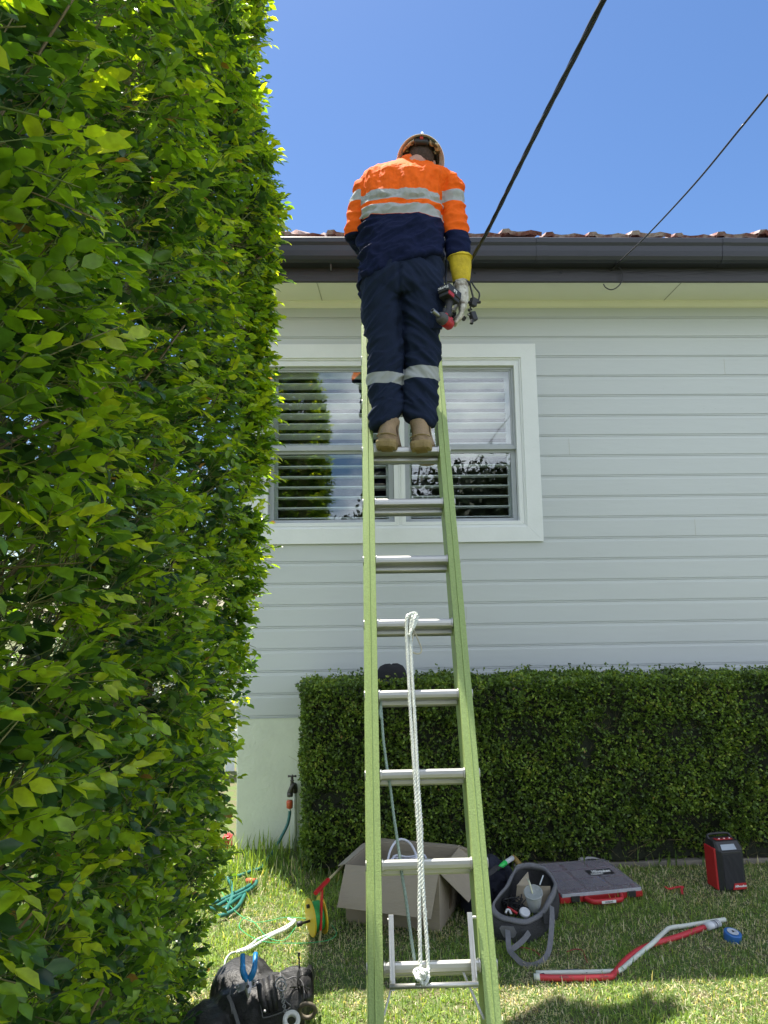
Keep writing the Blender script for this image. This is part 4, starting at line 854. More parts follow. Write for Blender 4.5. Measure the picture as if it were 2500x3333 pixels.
# ---------------------------------------------------------------- service cable, connectors and the second wire
M['cable'] = mat('black cable', (.018, .018, .020), .45, var=.2, vscale=40)
def vplane(A, Bp, pts):
    """points where pixel rays meet the upright plane through A and B"""
    nrm = (Bp-A).cross(V(0, 0, 1)); o = []
    for x, y in pts:
        d = ray(x, y); e_ = V(0, 0, 1.65); t = (A-e_).dot(nrm)/d.dot(nrm); o.append(e_+d*t)
    return o
a, b_ = at(1534, 844, 3.60), at(1964, 0, 1.75)
path = vplane(a, b_, [(1534, 850), (1588, 750), (1673, 578), (1771, 380), (1869, 188), (1964, 0)])
path.append(path[-1]+(path[-1]-path[-2])*6); path = [at(1528, 900, 3.58)]+path
cb = MB(); rope_mesh(cb, spline(path, 6), .0092, lay=.16, n=4)
tag(cb.build('service_cable', M['cable'], smooth=True), 'thick black twisted power cable rising from the gloved hand to the top of the picture', 'cable')
cn = thing('cable_clamp', 'black cable connectors dangling on short leads beside the gloved hand', 'connector', tuple(at(1541, 955, 3.55)))
q = MB(); q.tube(spline([at(1527, 890, 3.575), at(1530, 925, 3.56), at(1538, 960, 3.55), at(1545, 985, 3.55)], 5), .0052, 8); q.tube(spline([at(1527, 905, 3.575), at(1545, 935, 3.56), at(1560, 955, 3.55), at(1558, 975, 3.55), at(1553, 985, 3.55)], 5), .0045, 8)
q.tube(spline([at(1540, 985, 3.55), at(1533, 995, 3.548), at(1532, 1003, 3.548), at(1536, 1010, 3.55)], 5), .005, 8); q.build('lead', M['cable'], cn, smooth=True)
def lump(mb, c, s, seed):
    mb.box(c, s, Matrix.Rotation(seed*.7, 3, 'Y')@Matrix.Rotation(.5, 3, 'Z'))
q = MB(); lump(q, at(1541, 984, 3.55), (.034, .03, .044), .3); q.lathe([(.008, 0), (.008, .02), (.006, .022)], at(1552, 984, 3.55), (1, -.1, 0), 10); q.lathe([(.008, 0), (.008, .014), (.006, .016)], at(1532, 984, 3.55), (-1, 0, 0), 8); q.build('clamp_body', M['blk'], cn, bevel=.005)
q = MB(); lump(q, at(1540, 1030, 3.55), (.036, .03, .052), -.4); q.lathe([(.010, 0), (.010, .026), (.007, .03)], at(1537, 1040, 3.54), (-.2, -.2, -1), 10); q.lathe([(.008, 0), (.008, .016)], at(1531, 1012, 3.54), (-.8, -.4, .4), 10); q.build('clamp_body', M['blk'], cn, bevel=.005)
q = MB(); q.lathe([(.0065, 0), (.0065, .014), (.005, .016)], at(1527, 1026, 3.53), (-.6, -.8, 0), 10); q.build('bolt', M['steel'], cn)
q = MB(); lump(q, at(1509, 1036, 3.56), (.022, .02, .022), .9); q.build('clamp_body', M['blk'], cn, bevel=.002)
q = MB(); lump(q, at(1475, 1030, 3.56), (.022, .03, .05), .2); lump(q, at(1478, 1008, 3.56), (.02, .03, .02), .5); q.build('clamp_body', M['blk'], cn, bevel=.005)
q = MB(); q.lathe([(.006, 0), (.006, .014), (.0045, .016)], at(1472, 1024, 3.54), (-.3, -.9, 0), 10); q.build('bolt', M['steel'], cn)
lead2 = MB(); lead2.tube(spline([at(1452, 846, 3.62), at(1452, 880, 3.62), at(1450, 905, 3.60), at(1452, 930, 3.55)], 5), .006, 8)
lead2.build('lead', M['cable'], cn, smooth=True)
a = at(1998, 868, YF-.035); b_ = at(2500, 308, 2.25)
path = vplane(a, b_, [(1998, 868), (2026, 843), (2110, 762), (2260, 600), (2410, 418), (2500, 308)]); path.append(path[-1]+(path[-1]-path[-2])*8)
wi2 = MB(); wi2.tube(spline(path, 6), .0042, 8); w2 = tag(wi2.build('overhead_wire', M['cable'], smooth=True), 'thin black overhead wire running from the fascia to the right edge of the picture', 'wire')
q = MB(); q.tube(spline([at(x, y, YF-.05) for x, y in ((2005, 862), (2018, 872), (2027, 890), (2024, 915), (2010, 934), (1990, 943), (1972, 936), (1964, 924))], 5), .0038, 8); q.build('loop_tail', M['cable'], w2, smooth=True)
q = MB(); q.tube(spline([at(1988, 862, YF-.03), at(1994, 856, YF-.05), at(2003, 862, YF-.05), at(1998, 872, YF-.05), at(1990, 880, YF-.03)], 5), .005, 8); q.build('anchor_hook', M['cable'], w2, smooth=True)
# ================================================================ THINGS ON THE LAWN
Zu = V(0, 0, 1)
def sheet(mb, P, th, nrm=None):
    """thin flat piece with real thickness: polygon P extruded by th"""
    P = [Vector(p) for p in P]; n = len(P); nr = nrm or (P[1]-P[0]).cross(P[2]-P[0]).normalized()
    mb.add(P+[p+Vector(nr)*th for p in P], [tuple(range(n-1, -1, -1)), tuple(range(n, 2*n))]+[(i, (i+1) % n, n+(i+1) % n, n+i) for i in range(n)])
# ---- cardboard box
M['card'] = mat('cardboard', (.30, .255, .19), .85, var=.05, vscale=6, bump=.25, bscale=70, stretch=(.2, 1, 1))
a, b, c = V(-.105, 3.758, 0), V(.367, 3.62, 0), V(.515, 3.955, 0); d = a+(c-b); H = V(0, 0, .285)
cbx = thing('cardboard_box', 'open brown cardboard box with splayed flaps on the lawn behind the ladder', 'box', tuple((a+c)/2))
m_ = MB(); n1 = (b-a).cross(Zu).normalized(); n2 = (c-b).cross(Zu).normalized()
sheet(m_, [a, b, b+H, a+H], .005, -n1); sheet(m_, [b, c, c+H, b+H], .005, -n2); sheet(m_, [c, d, d+H, c+H], .005, n1); sheet(m_, [d, a, a+H, d+H], .005, n2); sheet(m_, [a+Zu*.006, b+Zu*.006, c+Zu*.006, d+Zu*.006], .004, Zu)
m_.build('carton', M['card'], cbx, bevel=.0015)
m_ = MB(); sheet(m_, [a+H, b+H, at(1403, 2992, 3.50), at(1097, 2953, 3.62)], .004, -n1); m_.build('flap', M['card'], cbx)
m_ = MB(); p = b+H; q_ = c+H; sheet(m_, [p, q_, at(1591, 2827, 3.96), at(1526, 2937, 3.66)], .004, -n2); m_.build('flap', M['card'], cbx)
m_ = MB(); sheet(m_, [c+H, d+H, at(1238, 2730, 4.28), at(1487, 2752, 4.12)], .004, Zu); m_.build('flap', M['card'], cbx)
m_ = MB(); sheet(m_, [d+H, a+H, at(1119, 2819, 3.80)+V(-.03, 0, .0), at(1180, 2748, 4.14)], .004, Zu); m_.build('flap', M['card'], cbx)
m_ = MB(); sheet(m_, [c+H+V(-.01, 0, 0), at(1493, 2752, 4.0), at(1528, 2766, 3.95), at(1592, 2824, 3.95)], .004, Zu); m_.build('flap', M['card'], cbx)
m_ = MB(); e_ = b.lerp(c, .5)+n2*.002; m_.box(e_+Zu*.12, (.002, .05, .14), Matrix.Rotation(math.atan2((c-b).y, (c-b).x)-math.pi/2, 3, 'Z')); m_.build('tape_strip', mat('brown tape', (.20, .15, .10), .4), cbx)
M['wcable'] = mat('white cable', (.66, .66, .74), .45, var=.04)
wc = MB(); cc = (a+c)/2+Zu*.20
wc.tube(spline([at(x, y, Y) for x, y, Y in ((1262, 2800, 3.80), (1272, 2765, 3.84), (1290, 2738, 3.87), (1311, 2732, 3.88), (1335, 2745, 3.87), (1352, 2775, 3.85), (1356, 2800, 3.82), (1345, 2840, 3.80))], 6), .0062, 8)
for k in range(4): wc.tube([cc+V(.09*math.cos(t)+.01*k, .06*math.sin(t), .012*k+.03+.01*math.sin(3*t)) for t in [i*math.pi/9 for i in range(19)]], .006, 8)
tag(wc.build('cable_coil', M['wcable'], smooth=True), 'white cable coil looping up inside the open cardboard box', 'cable')
# ---- dark work hat on the box hedge
hat_c = V(.180, 4.49, 1.135); dk = thing('bucket_hat', 'black cloth wide-brimmed hat lying on top of the box hedge', 'hat', tuple(hat_c))
M['bcloth'] = mat('black cloth', (.012, .012, .016), .9, var=.2, bump=.3, bscale=200)
m_ = MB(); m_.loft([[hat_c+V(.098*k*math.cos(t), .090*k*math.sin(t), z+.006*math.sin(2*t+.6)) for t in [2*math.pi*i/28 for i in range(28)]] for k, z in ((1.02, .0), (1.0, .025), (.93, .055), (.76, .082), (.45, .096), (.1, .097))]); m_.build('crown', M['bcloth'], dk, smooth=True)
m_ = MB(); R1_ = [[hat_c+V((.10+.085*k)*1.06*math.cos(t), (.092+.06*k)*math.sin(t), zz-.012*k+.014*k*math.sin(2*t+1)+.006) for t in [2*math.pi*i/36 for i in range(36)]] for k, zz in ((0, .004), (.5, .004), (1, 0), (1, -.004), (.5, -.001), (0, 0))]
m_.loft(R1_, cap=False); m_.build('brim', M['bcloth'], dk, smooth=True)
# ---- tool bag, open topped
M['canvas'] = mat('grey black canvas', (.035, .035, .036), .9, bump=.5, bscale=160, var=.35, vscale=16)
M['web'] = mat('grey webbing', (.155, .155, .165), .85, var=.12, vscale=60, bump=.3, bscale=300)
rimpx = [(1604, 2950, 3.60), (1618, 2921, 3.66), (1650, 2880, 3.76), (1672, 2838, 3.87), (1687, 2818, 3.93), (1725, 2812, 3.96), (1767, 2822, 3.94), (1790, 2842, 3.90), (1807, 2872, 3.82), (1802, 2902, 3.74), (1785, 2935, 3.66), (1760, 2972, 3.57), (1713, 2995, 3.51), (1665, 2990, 3.52), (1625, 2978, 3.55)]
rim = [at(*p) for p in rimpx]
def closed(P, k=4):
    P = [Vector(p) for p in P]; n = len(P); o = []
    for i in range(n):
        a_, b_, c_, d_ = P[i-1], P[i], P[(i+1) % n], P[(i+2) % n]
        for j in range(k):
            t = j/k; o.append(.5*((2*b_)+(c_-a_)*t+(2*a_-5*b_+4*c_-d_)*t*t+(3*b_-a_-3*c_+d_)*t**3))
    return o
rimc = closed(rim); cen = sum(rimc, V(0, 0, 0))/len(rimc); base = []
for p in rimc:
    q_ = p-cen; base.append(V(.815+q_.x*1.08, 3.70+q_.y*1.02, 0))
def bring(t, k=1, off=0):
    o = []
    for i, (p, q_) in enumerate(zip(rimc, base)):
        r = p.lerp(q_, t); dv = (r-V(cen.x+(.815-cen.x)*t, cen.y+(3.70-cen.y)*t, r.z)); dv.z = 0; dv.normalize()
        r += dv*(.018*math.sin(math.pi*t)+off+.006*noise.noise(Vector((i*.35, t*5, 2)))); r.z = max(r.z, .003); o.append(r)
    return o
tb = thing('tool_bag', 'open black canvas tool bag with grey rim and looped webbing handles on the lawn', 'bag', (.815, 3.70, 0))
m_ = MB(); m_.loft([bring(t) for t in (0, .1, .22, .36, .5, .64, .78, .9, 1)]+[bring(1, off=-.04)]+[bring(t, off=-.008) for t in (.95, .8, .6, .4, .2, .05, 0)], cap=False)
m_.add([p*1 for p in bring(.93, off=-.01)], [tuple(range(len(rimc)))]); bagm = m_.build('bag_body', M['canvas'], tb, smooth=True)
m_ = MB(); m_.loft([bring(-.03, off=.0), bring(-.03, off=.006), bring(.05, off=.007), bring(.125, off=.006), bring(.125, off=-.012), bring(-.02, off=-.012), bring(-.03, off=0)], cap=False); m_.build('rim_binding', M['web'], tb, smooth=True)
def strap(mb, P, w, th=.003, face=(0, -1, .3), k=5):
    P = spline(P, k); f = Vector(face).normalized(); rings = []
    for i, p in enumerate(P):
        t = (P[min(i+1, len(P)-1)]-P[max(i-1, 0)]).normalized(); s = t.cross(f).normalized(); n_ = s.cross(t).normalized()
        rings.append([p-s*w/2-n_*th/2, p+s*w/2-n_*th/2, p+s*w/2+n_*th/2, p-s*w/2+n_*th/2])
    mb.loft(rings)
m_ = MB(); strap(m_, [at(1796, 2950, 3.60), at(1797, 2985, 3.50), at(1794, 3040, 3.42), at(1786, 3095, 3.36), at(1765, 3128, 3.30), at(1730, 3143, 3.28), at(1700, 3136, 3.28), at(1678, 3115, 3.30), at(1662, 3098, 3.33), at(1656, 3080, 3.35), at(1654, 3050, 3.40), at(1652, 3028, 3.46)], .024, face=(-.1, -1, .25)); m_.build('handle', M['web'], tb)
m_ = MB(); strap(m_, [at(1723, 3035, 3.46), at(1705, 3058, 3.42), at(1680, 3080, 3.38), at(1660, 3092, 3.36)], .024); m_.build('handle', M['web'], tb)
m_ = MB(); sheet(m_, [at(x, y, 3.475) for x, y in ((1626, 3022), (1632, 3014), (1672, 3016), (1682, 3036), (1676, 3052), (1640, 3052), (1634, 3040))], .003); m_.build('handle_patch', M['web'], tb)
m_ = MB(); strap(m_, [at(1784, 2975, 3.56), at(1788, 3010, 3.52)], .05); m_.build('handle_patch', M['canvas'], tb)
# contents: cup with straw, cardboard divider, leads, tape
cp_c = at(1736, 2906, 3.62); cup = thing('plastic_cup', 'clear plastic takeaway cup with domed lid and straw standing in the tool bag', 'cup', tuple(cp_c+V(0, 0, -.10)))
pl = bpy.data.materials.new('clear plastic'); pl.use_nodes = True; n = pl.node_tree.nodes; l = pl.node_tree.links; n.clear()
o_ = n.new('ShaderNodeOutputMaterial'); t_ = n.new('ShaderNodeBsdfTransparent'); t_.inputs[0].default_value = (.86, .88, .88, 1); g_ = n.new('ShaderNodeBsdfPrincipled'); g_.inputs['Base Color'].default_value = (.55, .58, .58, 1); g_.inputs['Roughness'].default_value = .18
x_ = n.new('ShaderNodeMixShader'); x_.inputs[0].default_value = .42; l.new(t_.outputs[0], x_.inputs[1]); l.new(g_.outputs[0], x_.inputs[2]); l.new(x_.outputs[0], o_.inputs[0])
ax = V(-.12, -.42, .9).normalized()
m_ = MB(); m_.lathe([(.030, -.10), (.031, -.098), (.043, 0)], cp_c, ax, 28); m_.build('cup_body', pl, cup, smooth=True)
m_ = MB(); m_.lathe([(.045, -.004), (.0475, 0), (.0475, .006), (.043, .008), (.041, .004), (.022, .006), (.020, .003), (.004, .003)], cp_c, ax, 28); m_.build('lid', pl, cup, smooth=True)
m_ = MB(); m_.tube([cp_c+V(.01, 0, -.06), cp_c+V(-.018, -.005, .05), at(1718, 2862, 3.66)], .0042, 10); m_.build('straw', mat('cream straw', (.62, .62, .45), .5), cup, smooth=True)
m_ = MB(); m_.tube([at(1757, 2880, 3.74), at(1768, 2850, 3.78)], .0035, 8); tag(m_.build('straw', mat('white straw', (.5, .54, .56), .5)), 'loose white straw leaning beside the cup in the tool bag', 'straw')
m_ = MB(); sheet(m_, [at(1683, 2882, 3.76), at(1719, 2838, 3.83), at(1724, 2868, 3.83), at(1722, 2882, 3.78)], .003); sheet(m_, [at(1683, 2882, 3.765), at(1792, 2885, 3.765), at(1790, 2970, 3.765), at(1675, 2970, 3.765)], .003)
tag(m_.build('cardboard_piece', M['card']), 'torn folded cardboard piece standing inside the tool bag', 'cardboard')
m_ = MB(); 
for k in range(7): m_.tube(spline([cen+V(random.uniform(-.13, .0), random.uniform(-.12, .05), random.uniform(-.09, -.02)) for _ in range(7)], 6), .0028, 6)
tag(m_.build('tool_leads', M['cable'], smooth=True), 'tangled thin black leads in the near half of the tool bag', 'cable')
c_ = at(1707, 2975, 3.58); m_ = MB(); m_.lathe([(.014, 0), (.024, .0), (.026, .004), (.026, .016), (.022, .018), (.014, .016)], c_, (.1, -.45, .85), 24); tag(m_.build('tape_roll', mat('white tape', (.55, .56, .58), .6), smooth=True), 'white tape roll lying inside the front rim of the tool bag', 'tape')
m_ = MB(); m_.tube(spline([at(1646, 2972, 3.58), at(1650, 2962, 3.6), at(1658, 2962, 3.6), at(1664, 2975, 3.58)], 5), .0055, 8); tag(m_.build('pipe_hook', mat('white plastic', (.6, .6, .58), .5), smooth=True), 'small white plastic hook in the left corner of the tool bag', 'hook')
m_ = MB(); m_.tube([at(1652, 2952, 3.62), at(1684, 2974, 3.58)], [.005, .007], 8); tag(m_.build('screwdriver', M['red'], smooth=True), 'red handled screwdriver lying in the tool bag', 'screwdriver')
# ---- dark bag behind, with a green nozzled tube
m_ = MB(); db = thing('dark_bag', 'dark navy soft bag slumped between the cardboard box and the tool bag', 'bag', (.66, 3.98, 0))
for cx, cy, rx, ry, rz in ((.60, 3.92, .085, .10, .15), (.68, 4.0, .10, .11, .17), (.74, 4.06, .10, .10, .13), (.56, 3.84, .05, .06, .09)):
    m_.loft([[V(cx+rx*k*math.cos(t), cy+ry*k*math.sin(t), z*rz+.004) for t in [2*math.pi*i/18 for i in range(18)]] for k, z in ((.9, 0), (1, .3), (.95, .7), (.7, 1.05), (.3, 1.25))])
def dpost(me):
    for v in me.vertices: v.co += v.normal*.014*fold(v.co, 13, (1, 1, 1.3), 2)
me = remeshed(m_, .008, 4, dpost); link('bag_body', me, mat('navy cloth', (.010, .012, .026), .85, bump=.3), db, True)
m_ = MB(); strap(m_, [V(.60, 3.86, .16), V(.66, 3.84, .19), V(.72, 3.9, .20), V(.76, 3.98, .16)], .03, face=(0, -.4, 1)); m_.build('strap', M['canvas'], db)
tn = thing('sealant_tube', 'small white tube with green nozzle lying on the dark bag', 'tube', tuple(at(1645, 2812, 3.95)))
m_ = MB(); m_.tube([at(1645, 2808, 3.95), at(1668, 2793, 4.0)], .013, 14); m_.build('label_tube', mat('printed white', (.5, .52, .54), .5), tn, smooth=True)
m_ = MB(); m_.tube([at(1646, 2807, 3.948), at(1634, 2817, 3.93), at(1622, 2825, 3.92), at(1621, 2832, 3.92)], [.014, .013, .008, .005], 12); m_.build('nozzle', mat('green plastic', (.03, .50, .10), .4), tn, smooth=True)
m_ = MB(); m_.tube(spline([at(1668, 2790, 4.1), at(1680, 2800, 4.12), at(1700, 2825, 4.1)], 4), .007, 6, flat=2.5); tag(m_.build('handsaw', mat('ochre handle', (.24, .16, .04), .6), smooth=True), 'ochre curved handle of a saw behind the grey rimmed tool bag', 'saw')
m_ = MB(); m_.tube(spline([at(1593, 2973, 3.45), at(1600, 2990, 3.42), at(1605, 3030, 3.36), at(1604, 3056, 3.32), at(1593, 3067, 3.30)], 5), .003, 8); tag(m_.build('cord', mat('white cord', (.6, .6, .56), .7), smooth=True), 'short white cord curving out from behind the right ladder stile', 'cord')
# ---- organiser case
fl_, fr_, br_ = V(1.04, 3.86, 0), V(1.515, 3.925, 0), V(1.455, 4.36, 0); CX = (fr_-fl_).normalized(); CY_ = Zu.cross(CX); CWd = (fr_-fl_).length; CDp = .43
case = thing('organiser_case', 'red parts organiser case with smoky clear lid lying on the lawn by the hedge', 'organiser case', tuple(fl_+CX*CWd/2+CY_*CDp/2))
def cpnt(x, y, z): return fl_+CX*x+CY_*y+Zu*(z*1.12+.010)
RC = Matrix((CX, CY_, Zu)).transposed()
def cbox(mb, x0, x1, y0, y1, z0, z1): mb.box(cpnt((x0+x1)/2, (y0+y1)/2, (z0+z1)/2), (x1-x0, y1-y0, z1-z0), RC)
m_ = MB(); cbox(m_, 0, CWd, 0, CDp, .004, .016)
cbox(m_, 0, CWd, .0, .022, .004, .036); cbox(m_, 0, CWd, CDp-.02, CDp, .0042, .036); cbox(m_, 0, .02, .022, CDp-.02, .0044, .0356); cbox(m_, CWd-.02, CWd, .022, CDp-.02, .0044, .0356)
m_.build('tray', M['red'], case, bevel=.005)
m_ = MB()
m_.tube(spline([cpnt(x, y, .022) for x, y in ((.14, .0), (.16, -.045), (.20, -.055), (.29, -.055), (.33, -.045), (.35, 0))], 4), .011, 8, flat=1.3); m_.build('carry_handle', M['red'], case, smooth=True)
m_ = MB(); cbox(m_, .205, .285, -.0685, -.066, .016, .029); m_.build('label_plate', M['white'], case)
face_text('SCREWS', .012, cpnt(.245, -.0686, .0225), -CY_, Zu, case).data.materials[0] = M['blk']
for x in (.06, .385):
    m_ = MB(); cbox(m_, x, x+.05, -.009, -.0005, .008, .040); m_.build('latch', M['blk'], case, bevel=.003)
m_ = MB()
for x in (0.12, .24, .36): cbox(m_, x-.0015, x+.0015, .022, CDp-.02, .017, .044)
for y in (.12, .22, .32): cbox(m_, .02, CWd-.02, y-.0015, y+.0015, .017, .0435)
m_.build('dividers', mat('bin dividers', (.34, .16, .16), .6), case)
for i in range(3):
    for j in range(4):
        m_ = MB(); colr = [(.42, .20, .14), (.30, .27, .26), (.55, .46, .38), (.08, .20, .62)][(i*3+j*2) % 4 if (i, j) != (1, 0) else 3]
        for _ in range(26):
            m_.box(cpnt(.035+.12*j+random.uniform(0, .075), .035+.10*i+random.uniform(0, .07), random.uniform(.020, .038)), (random.uniform(.006, .022), .006, .006), Matrix.Rotation(random.uniform(0, 3), 3, 'Z')@Matrix.Rotation(random.uniform(-.6, .6), 3, 'X'))
        fx = m_.build('fixings', mat('fixings %d %d' % (i, j), colr, .5, .2, var=.4, vscale=80), case); fx['kind'] = 'stuff'
lidm = bpy.data.materials.new('smoky lid'); lidm.use_nodes = True; n = lidm.node_tree.nodes; l = lidm.node_tree.links; n.clear()
o_ = n.new('ShaderNodeOutputMaterial'); t_ = n.new('ShaderNodeBsdfTransparent'); t_.inputs[0].default_value = (.78, .76, .78, 1); g_ = n.new('ShaderNodeBsdfPrincipled'); g_.inputs['Base Color'].default_value = (.48, .46, .50, 1); g_.inputs['Roughness'].default_value = .22
x_ = n.new('ShaderNodeMixShader'); x_.inputs[0].default_value = .27; l.new(t_.outputs[0], x_.inputs[1]); l.new(g_.outputs[0], x_.inputs[2]); l.new(x_.outputs[0], o_.inputs[0])
m_ = MB(); cbox(m_, .004, CWd-.004, .004, CDp-.004, .0465, .050); cbox(m_, .004, CWd-.004, .0035, .0065, .037, .0464); cbox(m_, CWd-.0065, CWd-.0035, .007, CDp-.004, .037, .0464)
for i in range(3):
    for j in range(3): cbox(m_, .028+.15*j, .155+.15*j, .05+.125*i, .155+.125*i, .0501, .0525)
m_.build('lid', lidm, case, bevel=.0015)
m_ = MB(); cbox(m_, .01, CWd-.01, -.004, .0015, .034, .050); m_.build('lid_skirt', mat('clear skirt', (.42, .42, .46), .25), case, bevel=.001)
m_ = MB(); cbox(m_, .27, .42, .19, .265, .0526, .0535); m_.build('badge', M['blk'], case)
face_text('Milwaukee', .026, cpnt(.352, .235, .0536), Zu, CY_, case, shear=.25, bold=.0008, ys=1.9)
face_text('PACKOUT', .016, cpnt(.315, .203, .0536), Zu, CY_, case, bold=.0003, ys=1.4)
m_ = MB(); m_.loft([[V(1.30+x, 4.36+.08*math.sin(x*9+.5)*k, .06+.035*k-(x-.08)**2*3) for k in (0, .5, 1)] for x in [i*.02 for i in range(11)]], cap=False, closed=False)
o_ = tag(m_.build('paper_bag', mat('white paper', (.5, .5, .52), .8), smooth=True), 'curled white packet half pushed under the hedge behind the organiser case', 'packet'); sd = o_.modifiers.new('s', 'SOLIDIFY'); sd.thickness = .003
# ---- jobsite radio
ra, rb = V(1.975, 3.965, 0), V(2.135, 3.985, 0); RX = (rb-ra).normalized(); RY = Zu.cross(RX)
radio = thing('jobsite_radio', 'black and red jobsite radio standing upright on the lawn in front of the hedge', 'radio', tuple((ra+rb)/2+RY*.07))
def rpnt(x, y, z): z_ = z; return ra+RX*x+RY*(y+.06*z)+Zu*z_
def rsolid(mb, x0, x1, y0, y1, z0, z1, ch=0):
    """block with chamfered upright corners"""
    o = [(x0+ch, y0), (x1-ch, y0), (x1, y0+ch), (x1, y1-ch), (x1-ch, y1), (x0+ch, y1), (x0, y1-ch), (x0, y0+ch)] if ch else [(x0, y0), (x1, y0), (x1, y1), (x0, y1)]
    mb.loft([[rpnt(x, y, z) for x, y in o] for z in (z0, z1)])
RW_, RH_ = .165, .262
m_ = MB(); rsolid(m_, 0, RW_, 0, .13, .012, .215, .022); rb_ = m_.build('cabinet', M['blk'], radio, bevel=.004)
m_ = MB(); m_.loft([[rpnt(x, y, z) for x, y in o] for o, z in ((((.010, .004), (RW_-.010, .004), (RW_, .02), (RW_, .125), (0, .125), (0, .02)), .215), (((.018, .034), (RW_-.018, .034), (RW_-.008, .045), (RW_-.008, .12), (.008, .12), (.008, .045)), .258))]); m_.build('control_hood', M['blk'], radio, bevel=.003)
m_ = MB(); rsolid(m_, -.010, .006, .022, .118, .012, .225, .004); m_.build('side_panel', M['red'], radio, bevel=.003)
m_ = MB(); rsolid(m_, RW_-.006, RW_+.003, .022, .118, .012, .225, .002); m_.build('side_trim', M['blk'], radio, bevel=.001)
m_ = MB(); m_.tube(spline([rpnt(.012, .09, .252), rpnt(.016, .11, .270), rpnt(.05, .115, .274), rpnt(.12, .115, .274), rpnt(.148, .11, .270), rpnt(.153, .09, .252)], 5), .007, 8); m_.build('handle', M['blk'], radio, smooth=True)
m_ = MB(); m_.loft([[rpnt(x, y, z) for x, y, z in ((.030, .0062+.0, .2205), (RW_-.045, .0062, .2205), (RW_-.048, .023, .2445), (.033, .023, .2445))], [rpnt(x, y-.002, z+.001) for x, y, z in ((.030, .0062, .2205), (RW_-.045, .0062, .2205), (RW_-.048, .023, .2445), (.033, .023, .2445))]]); m_.build('display', mat('grey display', (.34, .38, .44), .25), radio)
m_ = MB(); m_.loft([[rpnt(.03, .05, .2595), rpnt(.135, .05, .2595), rpnt(.135, .08, .2595), rpnt(.03, .08, .2595)], [rpnt(.03, .05, .261), rpnt(.135, .05, .261), rpnt(.135, .08, .261), rpnt(.03, .08, .261)]]); m_.build('keypad', M['red'], radio)
for i in range(6):
    m_ = MB(); m_.lathe([(.005, 0), (.004, .003)], rpnt(.042+.016*i, .065, .2612), (0, .06, 1), 10); m_.build('button', M['white'] if i % 2 else M['blk'], radio)
gm2 = mat('speaker grille', (.030, .030, .034), .5, .4); n = gm2.node_tree.nodes; l = gm2.node_tree.links
tc2 = n.new('ShaderNodeTexCoord'); mp2 = n.new('ShaderNodeMapping'); mp2.inputs['Scale'].default_value = (1, 1, 1); vo = n.new('ShaderNodeTexVoronoi'); vo.inputs['Scale'].default_value = 210; vo.inputs['Randomness'].default_value = .0
bp2 = n.new('ShaderNodeBump'); bp2.inputs['Strength'].default_value = 1; bp2.inputs['Distance'].default_value = .004; l.new(tc2.outputs['Object'], vo.inputs[0]); l.new(vo.outputs[0], bp2.inputs['Height']); l.new(bp2.outputs[0], n['Principled BSDF'].inputs['Normal'])
m_ = MB(); rsolid(m_, .024, RW_-.024, -.004, .0, .022, .200); m_.build('speaker_grille', gm2, radio, bevel=.002)
m_ = MB(); m_.loft([[rpnt(x, y, z) for y in (-.0042, -.0062) for x, z in ()] or [rpnt(.066, -.0062, .018), rpnt(.150, -.0062, .018), rpnt(.150, -.0062, .050), rpnt(.078, -.0062, .050)], [rpnt(.066, -.0042, .018), rpnt(.150, -.0042, .018), rpnt(.150, -.0042, .050), rpnt(.078, -.0042, .050)]]); m_.build('badge', M['red'], radio)
face_text('Milwaukee', .0165, rpnt(.113, -.0064, .035), -RY, Zu, radio, shear=.3, bold=.0004)
m_ = MB()
for x in (0.02, .145): m_ = MB(); rsolid(m_, x-.014, x+.014, .01, .12, 0.001, .014); m_.build('foot_rail', M['blk'], radio, bevel=.003)
# ---- flattened conduit lengths
M['redc'] = mat('red conduit', (.50, .035, .045), .45, var=.08, vscale=10); M['whc'] = mat('off white conduit', (.60, .62, .55), .45, var=.05)
def gp(x, y, z=.016): return atz(x, y, z)
m_ = MB(); m_.tube(spline([gp(1740, 3180), gp(1800, 3183), (gp(1900, 3183)), gp(1980, 3180), gp(1998, 3170), gp(2030, 3132), gp(2062, 3104), gp(2100, 3083), gp(2150, 3066), gp(2210, 3048), gp(2260, 3030), gp(2330, 3006)], 6), .013, 12)
rc_ = tag(m_.build('red_conduit', M['redc'], smooth=True), 'length of red conduit bent in a long S on the shaded lawn', 'conduit')
text_obj('12.7mm', .012, gp(1965, 3178, .0295), (gp(1980, 3180)-gp(1900, 3183)), (0, .8, .6), M['blk'], rc_); text_obj('AS/NZS', .012, gp(1836, 3180, .0295), (gp(1900, 3183)-gp(1800, 3183)), (0, .8, .6), M['blk'], rc_)
m_ = MB(); m_.tube(spline([gp(1745, 3168), gp(1850, 3166), gp(1980, 3163), gp(2018, 3158), gp(2050, 3132), gp(2090, 3098), gp(2124, 3070, .034), gp(2160, 3036, .022), gp(2180, 3021), gp(2220, 3015), gp(2266, 3008), gp(2320, 2999, .03), gp(2360, 2993, .03)], 6), .0105, 12)
wc_ = tag(m_.build('white_conduit', M['whc'], smooth=True), 'off white conduit lying along the red one with a barcode sticker', 'conduit')
st0, st1 = gp(2298, 3010, .031), gp(2335, 2998, .031); X_ = (st1-st0).normalized(); Y_ = Zu.cross(X_)
m_ = MB(); m_.tube([st0+V(0, -.006, -.006), st1+V(0, -.006, -.006)], .022, 16, flat=.75); sk = m_.build('sticker', mat('sticker', (.66, .67, .70), .5, var=.02), wc_, smooth=True)
bars = MB(); L_ = (st1-st0).length
